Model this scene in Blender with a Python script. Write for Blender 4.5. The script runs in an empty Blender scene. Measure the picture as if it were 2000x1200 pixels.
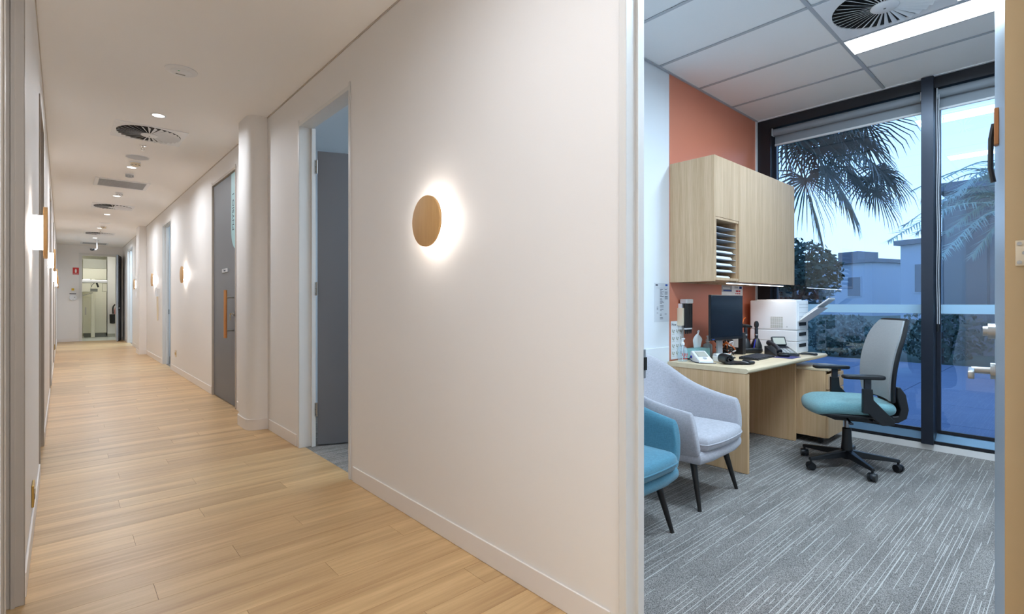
import bpy, bmesh, math, random
from mathutils import Vector, Matrix
random.seed(7)
S = bpy.context.scene
C = S.collection
PI = math.pi
R = math.radians

# ------------------------------------------------------------------ camera
HC = 1.17
cam_d = bpy.data.cameras.new('camera')
cam_d.sensor_width = 36.0
cam_d.lens = 36.0 * 987.0 / 2000.0
cam_d.shift_y = (590.8 - 600.0) / 2000.0
cam_d.clip_start = 0.02
cam_d.clip_end = 300
cam = bpy.data.objects.new('camera', cam_d)
C.objects.link(cam)
cam.location = (0, 0, HC)
cam.rotation_euler = (R(90), 0, R(-41.70))
S.camera = cam

# ------------------------------------------------------------------ view and world
S.view_settings.view_transform = 'Standard'
S.view_settings.look = 'None'
S.view_settings.gamma = 1.0
S.view_settings.use_curve_mapping = False
S.view_settings.exposure = 0.0
S.cycles.use_denoising = True
S.cycles.max_bounces = 10
S.cycles.diffuse_bounces = 6
S.cycles.transparent_max_bounces = 12
S.cycles.sample_clamp_indirect = 4.0
S.cycles.caustics_reflective = False
S.cycles.caustics_refractive = False

W = bpy.data.worlds.new('dusk_sky')
S.world = W
W.use_nodes = True
nt = W.node_tree
nt.nodes.clear()
out = nt.nodes.new('ShaderNodeOutputWorld')
bg = nt.nodes.new('ShaderNodeBackground')
tc = nt.nodes.new('ShaderNodeTexCoord')
sp = nt.nodes.new('ShaderNodeSeparateXYZ')
rp = nt.nodes.new('ShaderNodeValToRGB')
nt.links.new(tc.outputs['Generated'], sp.inputs[0])
nt.links.new(sp.outputs['Z'], rp.inputs[0])
nt.links.new(rp.outputs[0], bg.inputs[0])
nt.links.new(bg.outputs[0], out.inputs[0])
e = rp.color_ramp.elements
e[0].position = 0.0; e[0].color = (1.0, 1.0, 1.0, 1)
e[1].position = 1.0; e[1].color = (0.14, 0.32, 0.76, 1)
m_ = e.new(0.42); m_.color = (0.66, 0.82, 1.0, 1)
bg.inputs[1].default_value = 2.5

CORRIDOR_W = 19.5      # watts for each corridor downlight
OFFICE_W = 52.0       # watts for an office light panel
SCONCE_E = 52.0
WARM = (0.875, 0.925, 1.0)
COOL = (0.60, 0.81, 1.0)

# ------------------------------------------------------------------ dimensions
XR, XRO = 1.424, 1.518        # corridor right wall: corridor face, office face
XL, XLO = -0.114, -0.224      # corridor left wall
HW = 2.882                    # corridor ceiling
YE = 19.9                     # corridor end wall
XW = 5.129                    # window wall
YT = 2.125                    # office desk wall
H2 = 2.952                    # office ceiling
DZ = 0.715                    # desk top


def lin(c):
    return tuple(((v / 255.0) / 12.92 if v <= 10.3 else (((v / 255.0) + 0.055) / 1.055) ** 2.4) for v in c)


# ------------------------------------------------------------------ materials
MATS = {}


def mat(name, rgb, rough=0.55, metal=0.0, spec=0.5, bump=None, var=None, coat=0.0):
    """plain principled; bump=(scale, strength); var=(scale, amount) gentle colour noise"""
    if name in MATS:
        return MATS[name]
    m = bpy.data.materials.new(name)
    m.use_nodes = True
    t = m.node_tree
    b = t.nodes['Principled BSDF']
    col = lin(rgb) + (1,)
    b.inputs['Base Color'].default_value = col
    b.inputs['Roughness'].default_value = rough
    b.inputs['Metallic'].default_value = metal
    b.inputs['Specular IOR Level'].default_value = spec
    b.inputs['Coat Weight'].default_value = coat
    co = t.nodes.new('ShaderNodeTexCoord')
    if var:
        n = t.nodes.new('ShaderNodeTexNoise')
        n.inputs['Scale'].default_value = var[0]
        n.inputs['Detail'].default_value = 4
        t.links.new(co.outputs['Object'], n.inputs['Vector'])
        h = t.nodes.new('ShaderNodeMapRange')
        h.inputs['To Min'].default_value = 1 - var[1]
        h.inputs['To Max'].default_value = 1 + var[1]
        t.links.new(n.outputs['Fac'], h.inputs['Value'])
        x = t.nodes.new('ShaderNodeMix')
        x.data_type = 'RGBA'
        x.blend_type = 'MULTIPLY'
        x.inputs[0].default_value = 1.0
        x.inputs[6].default_value = col
        t.links.new(h.outputs[0], x.inputs[7])
        t.links.new(x.outputs[2], b.inputs['Base Color'])
    if bump:
        n = t.nodes.new('ShaderNodeTexNoise')
        n.inputs['Scale'].default_value = bump[0]
        n.inputs['Detail'].default_value = 3
        t.links.new(co.outputs['Object'], n.inputs['Vector'])
        bp = t.nodes.new('ShaderNodeBump')
        bp.inputs['Strength'].default_value = bump[1]
        bp.inputs['Distance'].default_value = 0.01
        t.links.new(n.outputs['Fac'], bp.inputs['Height'])
        t.links.new(bp.outputs[0], b.inputs['Normal'])
    MATS[name] = m
    return m


def glow(name, rgb, strength):
    if name in MATS:
        return MATS[name]
    m = bpy.data.materials.new(name)
    m.use_nodes = True
    t = m.node_tree
    t.nodes.clear()
    o = t.nodes.new('ShaderNodeOutputMaterial')
    em = t.nodes.new('ShaderNodeEmission')
    em.inputs[0].default_value = tuple(rgb) + (1,)
    em.inputs[1].default_value = strength
    t.links.new(em.outputs[0], o.inputs[0])
    MATS[name] = m
    return m


def wood(name, dark, light, scale, rough=0.45, per_object=0.0, lines=0.35, bump=0.05):
    """grain stretched by scale=(x,y,z): small number = long along that axis"""
    m = bpy.data.materials.new(name)
    m.use_nodes = True
    t = m.node_tree
    b = t.nodes['Principled BSDF']
    b.inputs['Roughness'].default_value = rough
    co = t.nodes.new('ShaderNodeTexCoord')
    oi = t.nodes.new('ShaderNodeObjectInfo')
    ad = t.nodes.new('ShaderNodeVectorMath'); ad.operation = 'ADD'
    sc = t.nodes.new('ShaderNodeVectorMath'); sc.operation = 'SCALE'
    cb = t.nodes.new('ShaderNodeCombineXYZ')
    for k in range(3):
        t.links.new(oi.outputs['Random'], cb.inputs[k])
    sc.inputs['Scale'].default_value = 37.0 if per_object else 0.0
    t.links.new(cb.outputs[0], sc.inputs[0])
    t.links.new(co.outputs['Object'], ad.inputs[0])
    t.links.new(sc.outputs[0], ad.inputs[1])
    mp = t.nodes.new('ShaderNodeMapping')
    mp.inputs['Scale'].default_value = scale
    t.links.new(ad.outputs[0], mp.inputs[0])
    n1 = t.nodes.new('ShaderNodeTexNoise')
    n1.inputs['Scale'].default_value = 1.0
    n1.inputs['Detail'].default_value = 3
    n1.inputs['Distortion'].default_value = 0.4
    t.links.new(mp.outputs[0], n1.inputs['Vector'])
    n2 = t.nodes.new('ShaderNodeTexNoise')
    n2.inputs['Scale'].default_value = 6.5
    n2.inputs['Detail'].default_value = 5
    n2.inputs['Roughness'].default_value = 0.65
    t.links.new(mp.outputs[0], n2.inputs['Vector'])
    mx = t.nodes.new('ShaderNodeMix')
    mx.inputs[0].default_value = lines
    t.links.new(n1.outputs['Fac'], mx.inputs[2])
    t.links.new(n2.outputs['Fac'], mx.inputs[3])
    r = t.nodes.new('ShaderNodeValToRGB')
    r.color_ramp.elements[0].position = 0.32
    r.color_ramp.elements[1].position = 0.68
    r.color_ramp.elements[0].color = lin(dark) + (1,)
    r.color_ramp.elements[1].color = lin(light) + (1,)
    t.links.new(mx.outputs[0], r.inputs[0])
    h = t.nodes.new('ShaderNodeMapRange')
    h.inputs['To Min'].default_value = 1 - per_object
    h.inputs['To Max'].default_value = 1 + per_object
    t.links.new(oi.outputs['Random'], h.inputs['Value'])
    x = t.nodes.new('ShaderNodeMix'); x.data_type = 'RGBA'; x.blend_type = 'MULTIPLY'
    x.inputs[0].default_value = 1.0
    t.links.new(r.outputs[0], x.inputs[6])
    t.links.new(h.outputs[0], x.inputs[7])
    t.links.new(x.outputs[2], b.inputs['Base Color'])
    bp = t.nodes.new('ShaderNodeBump')
    bp.inputs['Strength'].default_value = bump
    bp.inputs['Distance'].default_value = 0.004
    t.links.new(n2.outputs['Fac'], bp.inputs['Height'])
    t.links.new(bp.outputs[0], b.inputs['Normal'])
    MATS[name] = m
    return m


def fabric(name, rgb, scale=420, amt=0.35):
    m = bpy.data.materials.new(name)
    m.use_nodes = True
    t = m.node_tree
    b = t.nodes['Principled BSDF']
    b.inputs['Roughness'].default_value = 0.92
    b.inputs['Specular IOR Level'].default_value = 0.2
    b.inputs['Sheen Weight'].default_value = 0.25
    co = t.nodes.new('ShaderNodeTexCoord')
    facs = []
    for sx in ((1, 1, 0.12), (0.12, 0.12, 1)):
        mp = t.nodes.new('ShaderNodeMapping')
        mp.inputs['Scale'].default_value = sx
        n = t.nodes.new('ShaderNodeTexNoise')
        n.inputs['Scale'].default_value = scale
        n.inputs['Detail'].default_value = 2
        t.links.new(co.outputs['Object'], mp.inputs[0])
        t.links.new(mp.outputs[0], n.inputs['Vector'])
        facs.append(n)
    av = t.nodes.new('ShaderNodeMath'); av.operation = 'ADD'
    t.links.new(facs[0].outputs['Fac'], av.inputs[0])
    t.links.new(facs[1].outputs['Fac'], av.inputs[1])
    h = t.nodes.new('ShaderNodeMapRange')
    h.inputs['From Min'].default_value = 0.6
    h.inputs['From Max'].default_value = 1.4
    h.inputs['To Min'].default_value = 1 - amt
    h.inputs['To Max'].default_value = 1 + amt
    t.links.new(av.outputs[0], h.inputs['Value'])
    x = t.nodes.new('ShaderNodeMix'); x.data_type = 'RGBA'; x.blend_type = 'MULTIPLY'
    x.inputs[0].default_value = 1.0
    x.inputs[6].default_value = lin(rgb) + (1,)
    t.links.new(h.outputs[0], x.inputs[7])
    t.links.new(x.outputs[2], b.inputs['Base Color'])
    bp = t.nodes.new('ShaderNodeBump')
    bp.inputs['Strength'].default_value = 0.25
    bp.inputs['Distance'].default_value = 0.002
    t.links.new(av.outputs[0], bp.inputs['Height'])
    t.links.new(bp.outputs[0], b.inputs['Normal'])
    MATS[name] = m
    return m


def carpet_mat():
    m = bpy.data.materials.new('carpet')
    m.use_nodes = True
    t = m.node_tree
    b = t.nodes['Principled BSDF']
    b.inputs['Roughness'].default_value = 1.0
    b.inputs['Specular IOR Level'].default_value = 0.1
    L = t.links.new
    co = t.nodes.new('ShaderNodeTexCoord')
    # pale pin stripes along X: rows in Y, each row broken into random lengths
    se = t.nodes.new('ShaderNodeSeparateXYZ')
    L(co.outputs['Object'], se.inputs[0])

    def math_(op, a, bb=None, c=None):
        n = t.nodes.new('ShaderNodeMath'); n.operation = op
        for i, v in enumerate((a, bb, c)):
            if v is None:
                continue
            if isinstance(v, (int, float)):
                n.inputs[i].default_value = v
            else:
                L(v, n.inputs[i])
        return n.outputs[0]
    def stripes(pitch, wid, ln, thr, seed):
        y = math_('MULTIPLY', se.outputs['Y'], 1.0 / pitch)
        row = math_('FLOOR', y)
        fr = math_('FRACT', y)
        on = math_('LESS_THAN', fr, wid)
        wn = t.nodes.new('ShaderNodeTexWhiteNoise'); wn.noise_dimensions = '2D'
        cb = t.nodes.new('ShaderNodeCombineXYZ')
        L(row, cb.inputs[0]); cb.inputs[1].default_value = seed
        L(cb.outputs[0], wn.inputs[0])
        sh = math_('ADD', math_('MULTIPLY', se.outputs['X'], 1.0 / ln), math_('MULTIPLY', wn.outputs['Value'], 17.0))
        cell = math_('FLOOR', sh)
        w2 = t.nodes.new('ShaderNodeTexWhiteNoise'); w2.noise_dimensions = '2D'
        c2 = t.nodes.new('ShaderNodeCombineXYZ')
        L(row, c2.inputs[0]); L(cell, c2.inputs[1])
        L(c2.outputs[0], w2.inputs[0])
        # clusters of stripes
        nz = t.nodes.new('ShaderNodeTexNoise')
        nz.inputs['Scale'].default_value = 3.2
        L(co.outputs['Object'], nz.inputs['Vector'])
        keep = math_('GREATER_THAN', math_('ADD', w2.outputs['Value'], math_('MULTIPLY', math_('SUBTRACT', nz.outputs['Fac'], 0.5), 0.9)), thr)
        return math_('MULTIPLY', on, keep)
    s = math_('MAXIMUM', stripes(0.021, 0.13, 0.46, 0.58, 1.0), stripes(0.016, 0.13, 0.27, 0.80, 5.0))
    f = t.nodes.new('ShaderNodeTexNoise')
    f.inputs['Scale'].default_value = 270
    f.inputs['Detail'].default_value = 3
    f.inputs['Roughness'].default_value = 0.8
    L(co.outputs['Object'], f.inputs['Vector'])
    r = t.nodes.new('ShaderNodeValToRGB')
    r.color_ramp.elements[0].position = 0.40
    r.color_ramp.elements[1].position = 0.60
    r.color_ramp.elements[0].color = lin((82, 79, 77)) + (1,)
    r.color_ramp.elements[1].color = lin((172, 165, 159)) + (1,)
    L(f.outputs['Fac'], r.inputs[0])
    g = t.nodes.new('ShaderNodeTexNoise')
    g.inputs['Scale'].default_value = 9
    mpg = t.nodes.new('ShaderNodeMapping'); mpg.inputs['Scale'].default_value = (0.25, 1, 1)
    L(co.outputs['Object'], mpg.inputs[0]); L(mpg.outputs[0], g.inputs['Vector'])
    hr = t.nodes.new('ShaderNodeMapRange')
    hr.inputs['From Min'].default_value = 0.3; hr.inputs['From Max'].default_value = 0.7
    hr.inputs['To Min'].default_value = 0.82; hr.inputs['To Max'].default_value = 1.1
    L(g.outputs['Fac'], hr.inputs['Value'])
    mu = t.nodes.new('ShaderNodeMix'); mu.data_type = 'RGBA'; mu.blend_type = 'MULTIPLY'; mu.inputs[0].default_value = 1
    L(r.outputs[0], mu.inputs[6]); L(hr.outputs[0], mu.inputs[7])
    x = t.nodes.new('ShaderNodeMix'); x.data_type = 'RGBA'
    L(math_('MULTIPLY', s, 0.8), x.inputs[0])
    L(mu.outputs[2], x.inputs[6])
    x.inputs[7].default_value = lin((204, 199, 193)) + (1,)
    L(x.outputs[2], b.inputs['Base Color'])
    bp = t.nodes.new('ShaderNodeBump')
    bp.inputs['Strength'].default_value = 0.5
    bp.inputs['Distance'].default_value = 0.004
    L(f.outputs['Fac'], bp.inputs['Height'])
    L(bp.outputs[0], b.inputs['Normal'])
    MATS['carpet'] = m
    return m


def pane_mat(name, tint, ior=1.5, rough=0.0):
    """thin window glass: straight-through tinted light plus Fresnel mirror"""
    m = bpy.data.materials.new(name)
    m.use_nodes = True
    t = m.node_tree
    t.nodes.clear()
    o = t.nodes.new('ShaderNodeOutputMaterial')
    tr = t.nodes.new('ShaderNodeBsdfTransparent')
    tr.inputs[0].default_value = tuple(tint) + (1,)
    gl = t.nodes.new('ShaderNodeBsdfGlossy')
    gl.inputs['Roughness'].default_value = rough
    gl.inputs[0].default_value = (0.9, 0.95, 1.0, 1)
    fr = t.nodes.new('ShaderNodeFresnel')
    fr.inputs[0].default_value = ior
    mx = t.nodes.new('ShaderNodeMixShader')
    t.links.new(fr.outputs[0], mx.inputs[0])
    t.links.new(tr.outputs[0], mx.inputs[1])
    t.links.new(gl.outputs[0], mx.inputs[2])
    t.links.new(mx.outputs[0], o.inputs[0])
    MATS[name] = m
    return m


def clear_plastic(name, tint, dens=0.25):
    m = bpy.data.materials.new(name)
    m.use_nodes = True
    t = m.node_tree
    t.nodes.clear()
    o = t.nodes.new('ShaderNodeOutputMaterial')
    tr = t.nodes.new('ShaderNodeBsdfTransparent')
    tr.inputs[0].default_value = tuple(tint) + (1,)
    pb = t.nodes.new('ShaderNodeBsdfPrincipled')
    pb.inputs['Base Color'].default_value = tuple(tint) + (1,)
    pb.inputs['Roughness'].default_value = 0.12
    mx = t.nodes.new('ShaderNodeMixShader')
    mx.inputs[0].default_value = dens
    t.links.new(tr.outputs[0], mx.inputs[1])
    t.links.new(pb.outputs[0], mx.inputs[2])
    t.links.new(mx.outputs[0], o.inputs[0])
    MATS[name] = m
    return m


def film_mat(name, rgb):
    m = bpy.data.materials.new(name)
    m.use_nodes = True
    t = m.node_tree
    t.nodes.clear()
    o = t.nodes.new('ShaderNodeOutputMaterial')
    a = t.nodes.new('ShaderNodeBsdfTranslucent')
    d = t.nodes.new('ShaderNodeBsdfDiffuse')
    for n in (a, d):
        n.inputs[0].default_value = tuple(rgb) + (1,)
    mx = t.nodes.new('ShaderNodeMixShader')
    mx.inputs[0].default_value = 0.5
    t.links.new(a.outputs[0], mx.inputs[1])
    t.links.new(d.outputs[0], mx.inputs[2])
    t.links.new(mx.outputs[0], o.inputs[0])
    MATS[name] = m
    return m


mat('wall_paint', (238, 235, 232), 0.6, bump=(260, 0.04))
mat('ceiling_paint', (250, 248, 246), 0.8)
mat('skirting', (236, 231, 227), 0.45)
mat('terracotta', (206, 126, 98), 0.42, spec=0.45)
mat('office_white', (232, 236, 240), 0.5)
mat('tile', (244, 245, 246), 0.9, bump=(600, 0.25), var=(420, 0.05))
mat('tbar', (176, 180, 186), 0.5)
mat('frame_steel', (222, 221, 218), 0.4)
mat('frame_beige', (188, 178, 166), 0.45)
mat('leaf_grey', (106, 108, 113), 0.5, bump=(300, 0.03))
mat('leaf_edge', (186, 160, 120), 0.5)
mat('leaf_blue', (150, 160, 170), 0.35)
mat('chrome', (215, 215, 215), 0.22, metal=1.0)
mat('satin', (178, 176, 172), 0.36, metal=1.0)
mat('white_plastic', (235, 236, 238), 0.38)
mat('cream_plastic', (226, 212, 186), 0.45)
mat('grey_plastic', (176, 178, 182), 0.45)
mat('black_plastic', (20, 21, 24), 0.42)
mat('dark_plastic', (32, 36, 46), 0.5)
mat('black', (8, 8, 9), 0.7)
mat('dark_void', (24, 25, 27), 0.9)
mat('screen', (16, 19, 26), 0.22)
mat('anodised', (40, 46, 58), 0.32, metal=0.35, bump=(240, 0.04))
mat('anodised_dark', (22, 22, 28), 0.4)
mat('blind', (132, 138, 144), 0.8)
mat('blind_bar', (214, 216, 218), 0.4)
mat('paper', (238, 240, 242), 0.75)
mat('paper_grey', (206, 210, 216), 0.75)
mat('sill_metal', (150, 186, 214), 0.28, metal=0.7)
mat('ink', (64, 70, 84), 0.8)
mat('ink_blue', (36, 74, 150), 0.7)
mat('red', (196, 36, 34), 0.5)
mat('yellow', (226, 186, 40), 0.5)
mat('green_led', (60, 200, 120), 0.4)
mat('orange', (232, 120, 50), 0.5)
mat('blue_plastic', (44, 52, 170), 0.4)
mat('teal_card', (150, 200, 200), 0.6)
mat('teal_sign', (148, 192, 196), 0.4)
mat('white_card', (236, 234, 230), 0.5)
mat('purple', (58, 58, 110), 0.8)
mat('brass', (200, 168, 96), 0.35, metal=1.0)
mat('lab_cream', (228, 226, 208), 0.5)
mat('lab_grey', (176, 176, 164), 0.5)
mat('lab_dark', (120, 122, 116), 0.5)
mat('vinyl', (196, 200, 194), 0.4)
mat('plank_gap', (150, 118, 80), 0.7)
mat('paver', (108, 114, 128), 0.8, var=(3, 0.12))
mat('joint', (40, 46, 60), 0.9)
mat('foliage', (44, 62, 44), 0.75, var=(2, 0.3))
mat('foliage_light', (70, 92, 60), 0.75, var=(2, 0.3))
mat('palm', (40, 58, 46), 0.6)
mat('date_palm', (150, 168, 150), 0.55)
mat('bark', (70, 60, 52), 0.9, bump=(30, 0.4))
mat('render_wall', (120, 126, 134), 0.85)
mat('render_pale', (150, 162, 176), 0.85)
mat('roof', (90, 96, 106), 0.7)
mat('shed', (96, 98, 100), 0.8)
mat('soil', (48, 44, 40), 0.95)
mat('grass', (56, 74, 52), 0.95, var=(6, 0.3))
mat('ebony', (24, 20, 18), 0.4)
mat('gas_lift', (150, 152, 156), 0.3, metal=1.0)
mat('silver_paint', (196, 198, 202), 0.4)
wood('plank', (166, 130, 88), (220, 186, 136), (0.45, 8, 8), rough=0.36, per_object=0.05, lines=0.36)
wood('oak_laminate', (178, 145, 108), (214, 182, 148), (26, 26, 0.75), rough=0.5, lines=0.55)
wood('oak_desk', (196, 156, 112), (222, 187, 146), (26, 26, 0.6), rough=0.5, lines=0.5)
wood('oak_top', (208, 186, 150), (226, 206, 174), (0.8, 24, 24), rough=0.45, lines=0.5)
wood('beech', (196, 150, 94), (212, 170, 114), (30, 30, 1.2), rough=0.5, lines=0.5)
wood('handle_wood', (176, 112, 60), (200, 138, 80), (30, 30, 2), rough=0.45)
fabric('fabric_grey', (178, 176, 182), amt=0.22)
fabric('fabric_teal', (78, 130, 150), amt=0.22)
fabric('fabric_seat', (112, 154, 160), scale=520, amt=0.3)
fabric('mesh_grey', (150, 152, 154), scale=900, amt=0.2)
carpet_mat()
pane_mat('window_glass', (0.62, 0.80, 1.0), ior=1.75)
film_mat('frosted_film', (0.62, 0.84, 0.98))
clear_plastic('clear_bottle', (0.86, 0.93, 0.98), 0.22)
clear_plastic('blue_gel', (0.72, 0.90, 0.96), 0.55)
glow('lamp_warm', (1.0, 0.93, 0.85), 9.0)
glow('sconce_lamp', (1.0, 0.93, 0.86), SCONCE_E)
glow('panel_light', (0.93, 0.97, 1.0), 5.0)
glow('strip_light', (1.0, 0.95, 0.92), 9.0)
glow('globe_reflection', (1.0, 0.92, 0.78), 12.0)  # emission standing in for a bright reflection in the window glass


# ------------------------------------------------------------------ mesh builder
class MB:
    def __init__(self, M=None):
        self.v, self.f, self.M = [], [], M or Matrix.Identity(4)

    def add(self, vs, fs):
        n = len(self.v)
        self.v += [tuple(self.M @ Vector(p)) for p in vs]
        self.f += [tuple(i + n for i in q) for q in fs]
        return self

    def box(self, x0, x1, y0, y1, z0, z1):
        x0, x1 = min(x0, x1), max(x0, x1); y0, y1 = min(y0, y1), max(y0, y1); z0, z1 = min(z0, z1), max(z0, z1)
        vs = [(x, y, z) for z in (z0, z1) for y in (y0, y1) for x in (x0, x1)]
        return self.add(vs, [(0, 2, 3, 1), (4, 5, 7, 6), (0, 1, 5, 4), (2, 6, 7, 3), (0, 4, 6, 2), (1, 3, 7, 5)])

    def cbox(self, c, s, rot=None):
        h = [a / 2 for a in s]
        M = self.M
        self.M = M @ Matrix.Translation(c) @ (rot.to_4x4() if rot else Matrix.Identity(4))
        self.box(-h[0], h[0], -h[1], h[1], -h[2], h[2])
        self.M = M
        return self

    def ring(self, c, d, r, n, up=None):
        d = Vector(d).normalized()
        a = d.orthogonal().normalized() if up is None else (Vector(up) - d * Vector(up).dot(d)).normalized()
        b = d.cross(a)
        return [Vector(c) + a * (r * math.cos(2 * PI * k / n)) + b * (r * math.sin(2 * PI * k / n)) for k in range(n)]

    def cyl(self, p0, p1, r0, r1=None, n=16):
        r1 = r0 if r1 is None else r1
        d = Vector(p1) - Vector(p0)
        up = d.orthogonal()
        a, b = self.ring(p0, d, r0, n, up), self.ring(p1, d, r1, n, up)
        fs = [(k, (k + 1) % n, n + (k + 1) % n, n + k) for k in range(n)]
        fs += [tuple(range(n - 1, -1, -1)), tuple(range(n, 2 * n))]
        return self.add(a + b, fs)

    def tube(self, pts, r, n=8, closed=False):
        pts = [Vector(p) for p in pts]
        m = len(pts)
        rs = r if isinstance(r, (list, tuple)) else [r] * m
        vs, up = [], None
        for i, p in enumerate(pts):
            if closed:
                d = pts[(i + 1) % m] - pts[i - 1]
            else:
                d = pts[min(i + 1, m - 1)] - pts[max(i - 1, 0)]
            d = d.normalized() if d.length > 1e-9 else Vector((0, 0, 1))
            if up is None:
                up = d.orthogonal()
            up = up - d * up.dot(d)
            up = up.normalized() if up.length > 1e-6 else d.orthogonal().normalized()
            vs += self.ring(p, d, rs[i], n, up)
        fs = []
        for i in range(m if closed else m - 1):
            a, b = i * n, ((i + 1) % m) * n
            fs += [(a + k, a + (k + 1) % n, b + (k + 1) % n, b + k) for k in range(n)]
        if not closed:
            fs += [tuple(range(n - 1, -1, -1)), tuple(range((m - 1) * n, m * n))]
        return self.add(vs, fs)

    def prism(self, poly, a0, a1, plane='xy'):
        n = len(poly)
        def P(u, v, w):
            return {'xy': (u, v, w), 'xz': (u, w, v), 'yz': (w, u, v)}[plane]
        vs = [P(u, v, a0) for u, v in poly] + [P(u, v, a1) for u, v in poly]
        fs = [(k, (k + 1) % n, n + (k + 1) % n, n + k) for k in range(n)] + [tuple(range(n - 1, -1, -1)), tuple(range(n, 2 * n))]
        return self.add(vs, fs)

    def lathe(self, prof, n=24, c=(0, 0, 0)):
        vs = []
        for r, z in prof:
            vs += [(c[0] + r * math.cos(2 * PI * k / n), c[1] + r * math.sin(2 * PI * k / n), c[2] + z) for k in range(n)]
        fs = []
        for i in range(len(prof) - 1):
            a, b = i * n, (i + 1) * n
            fs += [(a + k, a + (k + 1) % n, b + (k + 1) % n, b + k) for k in range(n)]
        fs += [tuple(range(n - 1, -1, -1)), tuple(range((len(prof) - 1) * n, len(prof) * n))]
        return self.add(vs, fs)

    def puff(self, poly, z0, z1, r, steps=4, crown=0.0):
        """cushion: a plan polygon with rounded top and bottom edges"""
        cx = sum(p[0] for p in poly) / len(poly); cy = sum(p[1] for p in poly) / len(poly)
        lev = []
        for k in range(steps + 1):
            a = PI / 2 * k / steps
            lev.append((r * (1 - math.sin(a)), z0 + r * (1 - math.cos(a))))
        for k in range(steps + 1):
            a = PI / 2 * k / steps
            lev.append((r * (1 - math.cos(a)), z1 - r + r * math.sin(a)))
        n = len(poly); vs = []
        for ins, z in lev:
            for x, y in poly:
                d = math.hypot(x - cx, y - cy)
                s = max(0.0, (d - ins) / d)
                vs.append((cx + (x - cx) * s, cy + (y - cy) * s, z))
        if crown:
            for s in (0.75, 0.45, 0.15):
                for x, y in poly:
                    vs.append((cx + (x - cx) * s, cy + (y - cy) * s, z1 + crown * (1 - s * s)))
            m = len(lev) + 3
        else:
            m = len(lev)
        fs = []
        for i in range(m - 1):
            a, b = i * n, (i + 1) * n
            fs += [(a + k, a + (k + 1) % n, b + (k + 1) % n, b + k) for k in range(n)]
        fs += [tuple(range(n - 1, -1, -1)), tuple(range((m - 1) * n, m * n))]
        return self.add(vs, fs)

    def build(self, name, m, parent=None, loc=None, bevel=0.0, smooth=None, sub=0, rot=None, seg=2):
        me = bpy.data.meshes.new(name)
        me.from_pydata(self.v, [], self.f)
        bm = bmesh.new(); bm.from_mesh(me)
        bmesh.ops.recalc_face_normals(bm, faces=bm.faces)
        if bevel:
            es = [q for q in bm.edges if len(q.link_faces) == 2 and q.calc_face_angle() > 0.6]
            bmesh.ops.bevel(bm, geom=es, offset=bevel, segments=seg, affect='EDGES', profile=0.5, clamp_overlap=True)
        if smooth or sub:
            for q in bm.faces:
                q.smooth = True
            if not sub:
                for q in bm.edges:
                    if len(q.link_faces) == 2 and q.calc_face_angle() > R(42):
                        q.smooth = False
        bm.to_mesh(me); bm.free()
        me.materials.append(MATS[m])
        o = bpy.data.objects.new(name, me)
        C.objects.link(o)
        if parent is not None:
            o.parent = parent
        if loc is not None:
            o.location = loc
        if rot is not None:
            o.rotation_euler = rot
        if sub:
            s = o.modifiers.new('sub', 'SUBSURF'); s.levels = sub; s.render_levels = sub
        return o


def tag(o, label=None, cat=None, group=None, kind=None):
    if label: o['label'] = label
    if cat: o['category'] = cat
    if group: o['group'] = group
    if kind: o['kind'] = kind
    return o


def thing(name, label, cat, loc=(0, 0, 0), rotz=0.0, group=None, kind=None):
    o = bpy.data.objects.new(name, None)
    o.empty_display_size = 0.05
    C.objects.link(o)
    o.location = loc
    o.rotation_euler = (0, 0, rotz)
    return tag(o, label, cat, group, kind)


def kids(o):
    return [c for c in C.objects if c.parent == o]


def copy_tree(o, parent=None):
    c = o.copy()
    C.objects.link(c)
    c.parent = parent
    for ch in kids(o):
        copy_tree(ch, c)
    return c


def area(name, parent, loc, size, watts, color, rot=(0, 0, 0), sizey=None, spread=180, disk=False):
    d = bpy.data.lights.new(name, 'AREA')
    d.energy = watts
    d.color = color
    if disk:
        d.shape = 'DISK'; d.size = size
    elif sizey:
        d.shape = 'RECTANGLE'; d.size = size; d.size_y = sizey
    else:
        d.size = size
    d.spread = R(spread)
    o = bpy.data.objects.new(name, d)
    C.objects.link(o)
    o.parent = parent
    o.location = loc
    o.rotation_euler = rot
    return o


def text(name, body, m, parent, loc, rot, size, ext=0.0004, align='CENTER'):
    cu = bpy.data.curves.new(name, 'FONT')
    cu.body = body
    cu.size = size
    cu.extrude = ext
    cu.align_x = align
    cu.align_y = 'CENTER'
    tmp = bpy.data.objects.new('tmp_text', cu)
    C.objects.link(tmp)
    dg = bpy.context.evaluated_depsgraph_get()
    me = bpy.data.meshes.new_from_object(tmp.evaluated_get(dg))
    bpy.data.objects.remove(tmp)
    bpy.data.curves.remove(cu)
    me.name = name
    me.materials.clear()
    me.materials.append(MATS[m])
    o = bpy.data.objects.new(name, me)
    C.objects.link(o)
    o.parent = parent
    o.location = loc
    o.rotation_euler = rot
    return o


def smooth_path(pts, n=8):
    """Catmull-Rom through pts"""
    P = [Vector(p) for p in pts]
    o = []
    for i in range(len(P) - 1):
        a, b, c, d = P[max(i - 1, 0)], P[i], P[i + 1], P[min(i + 2, len(P) - 1)]
        for k in range(n):
            t = k / n
            o.append(0.5 * ((2 * b) + (c - a) * t + (2 * a - 5 * b + 4 * c - d) * t * t + (3 * b - a - 3 * c + d) * t ** 3))
    o.append(P[-1])
    return o


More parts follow.
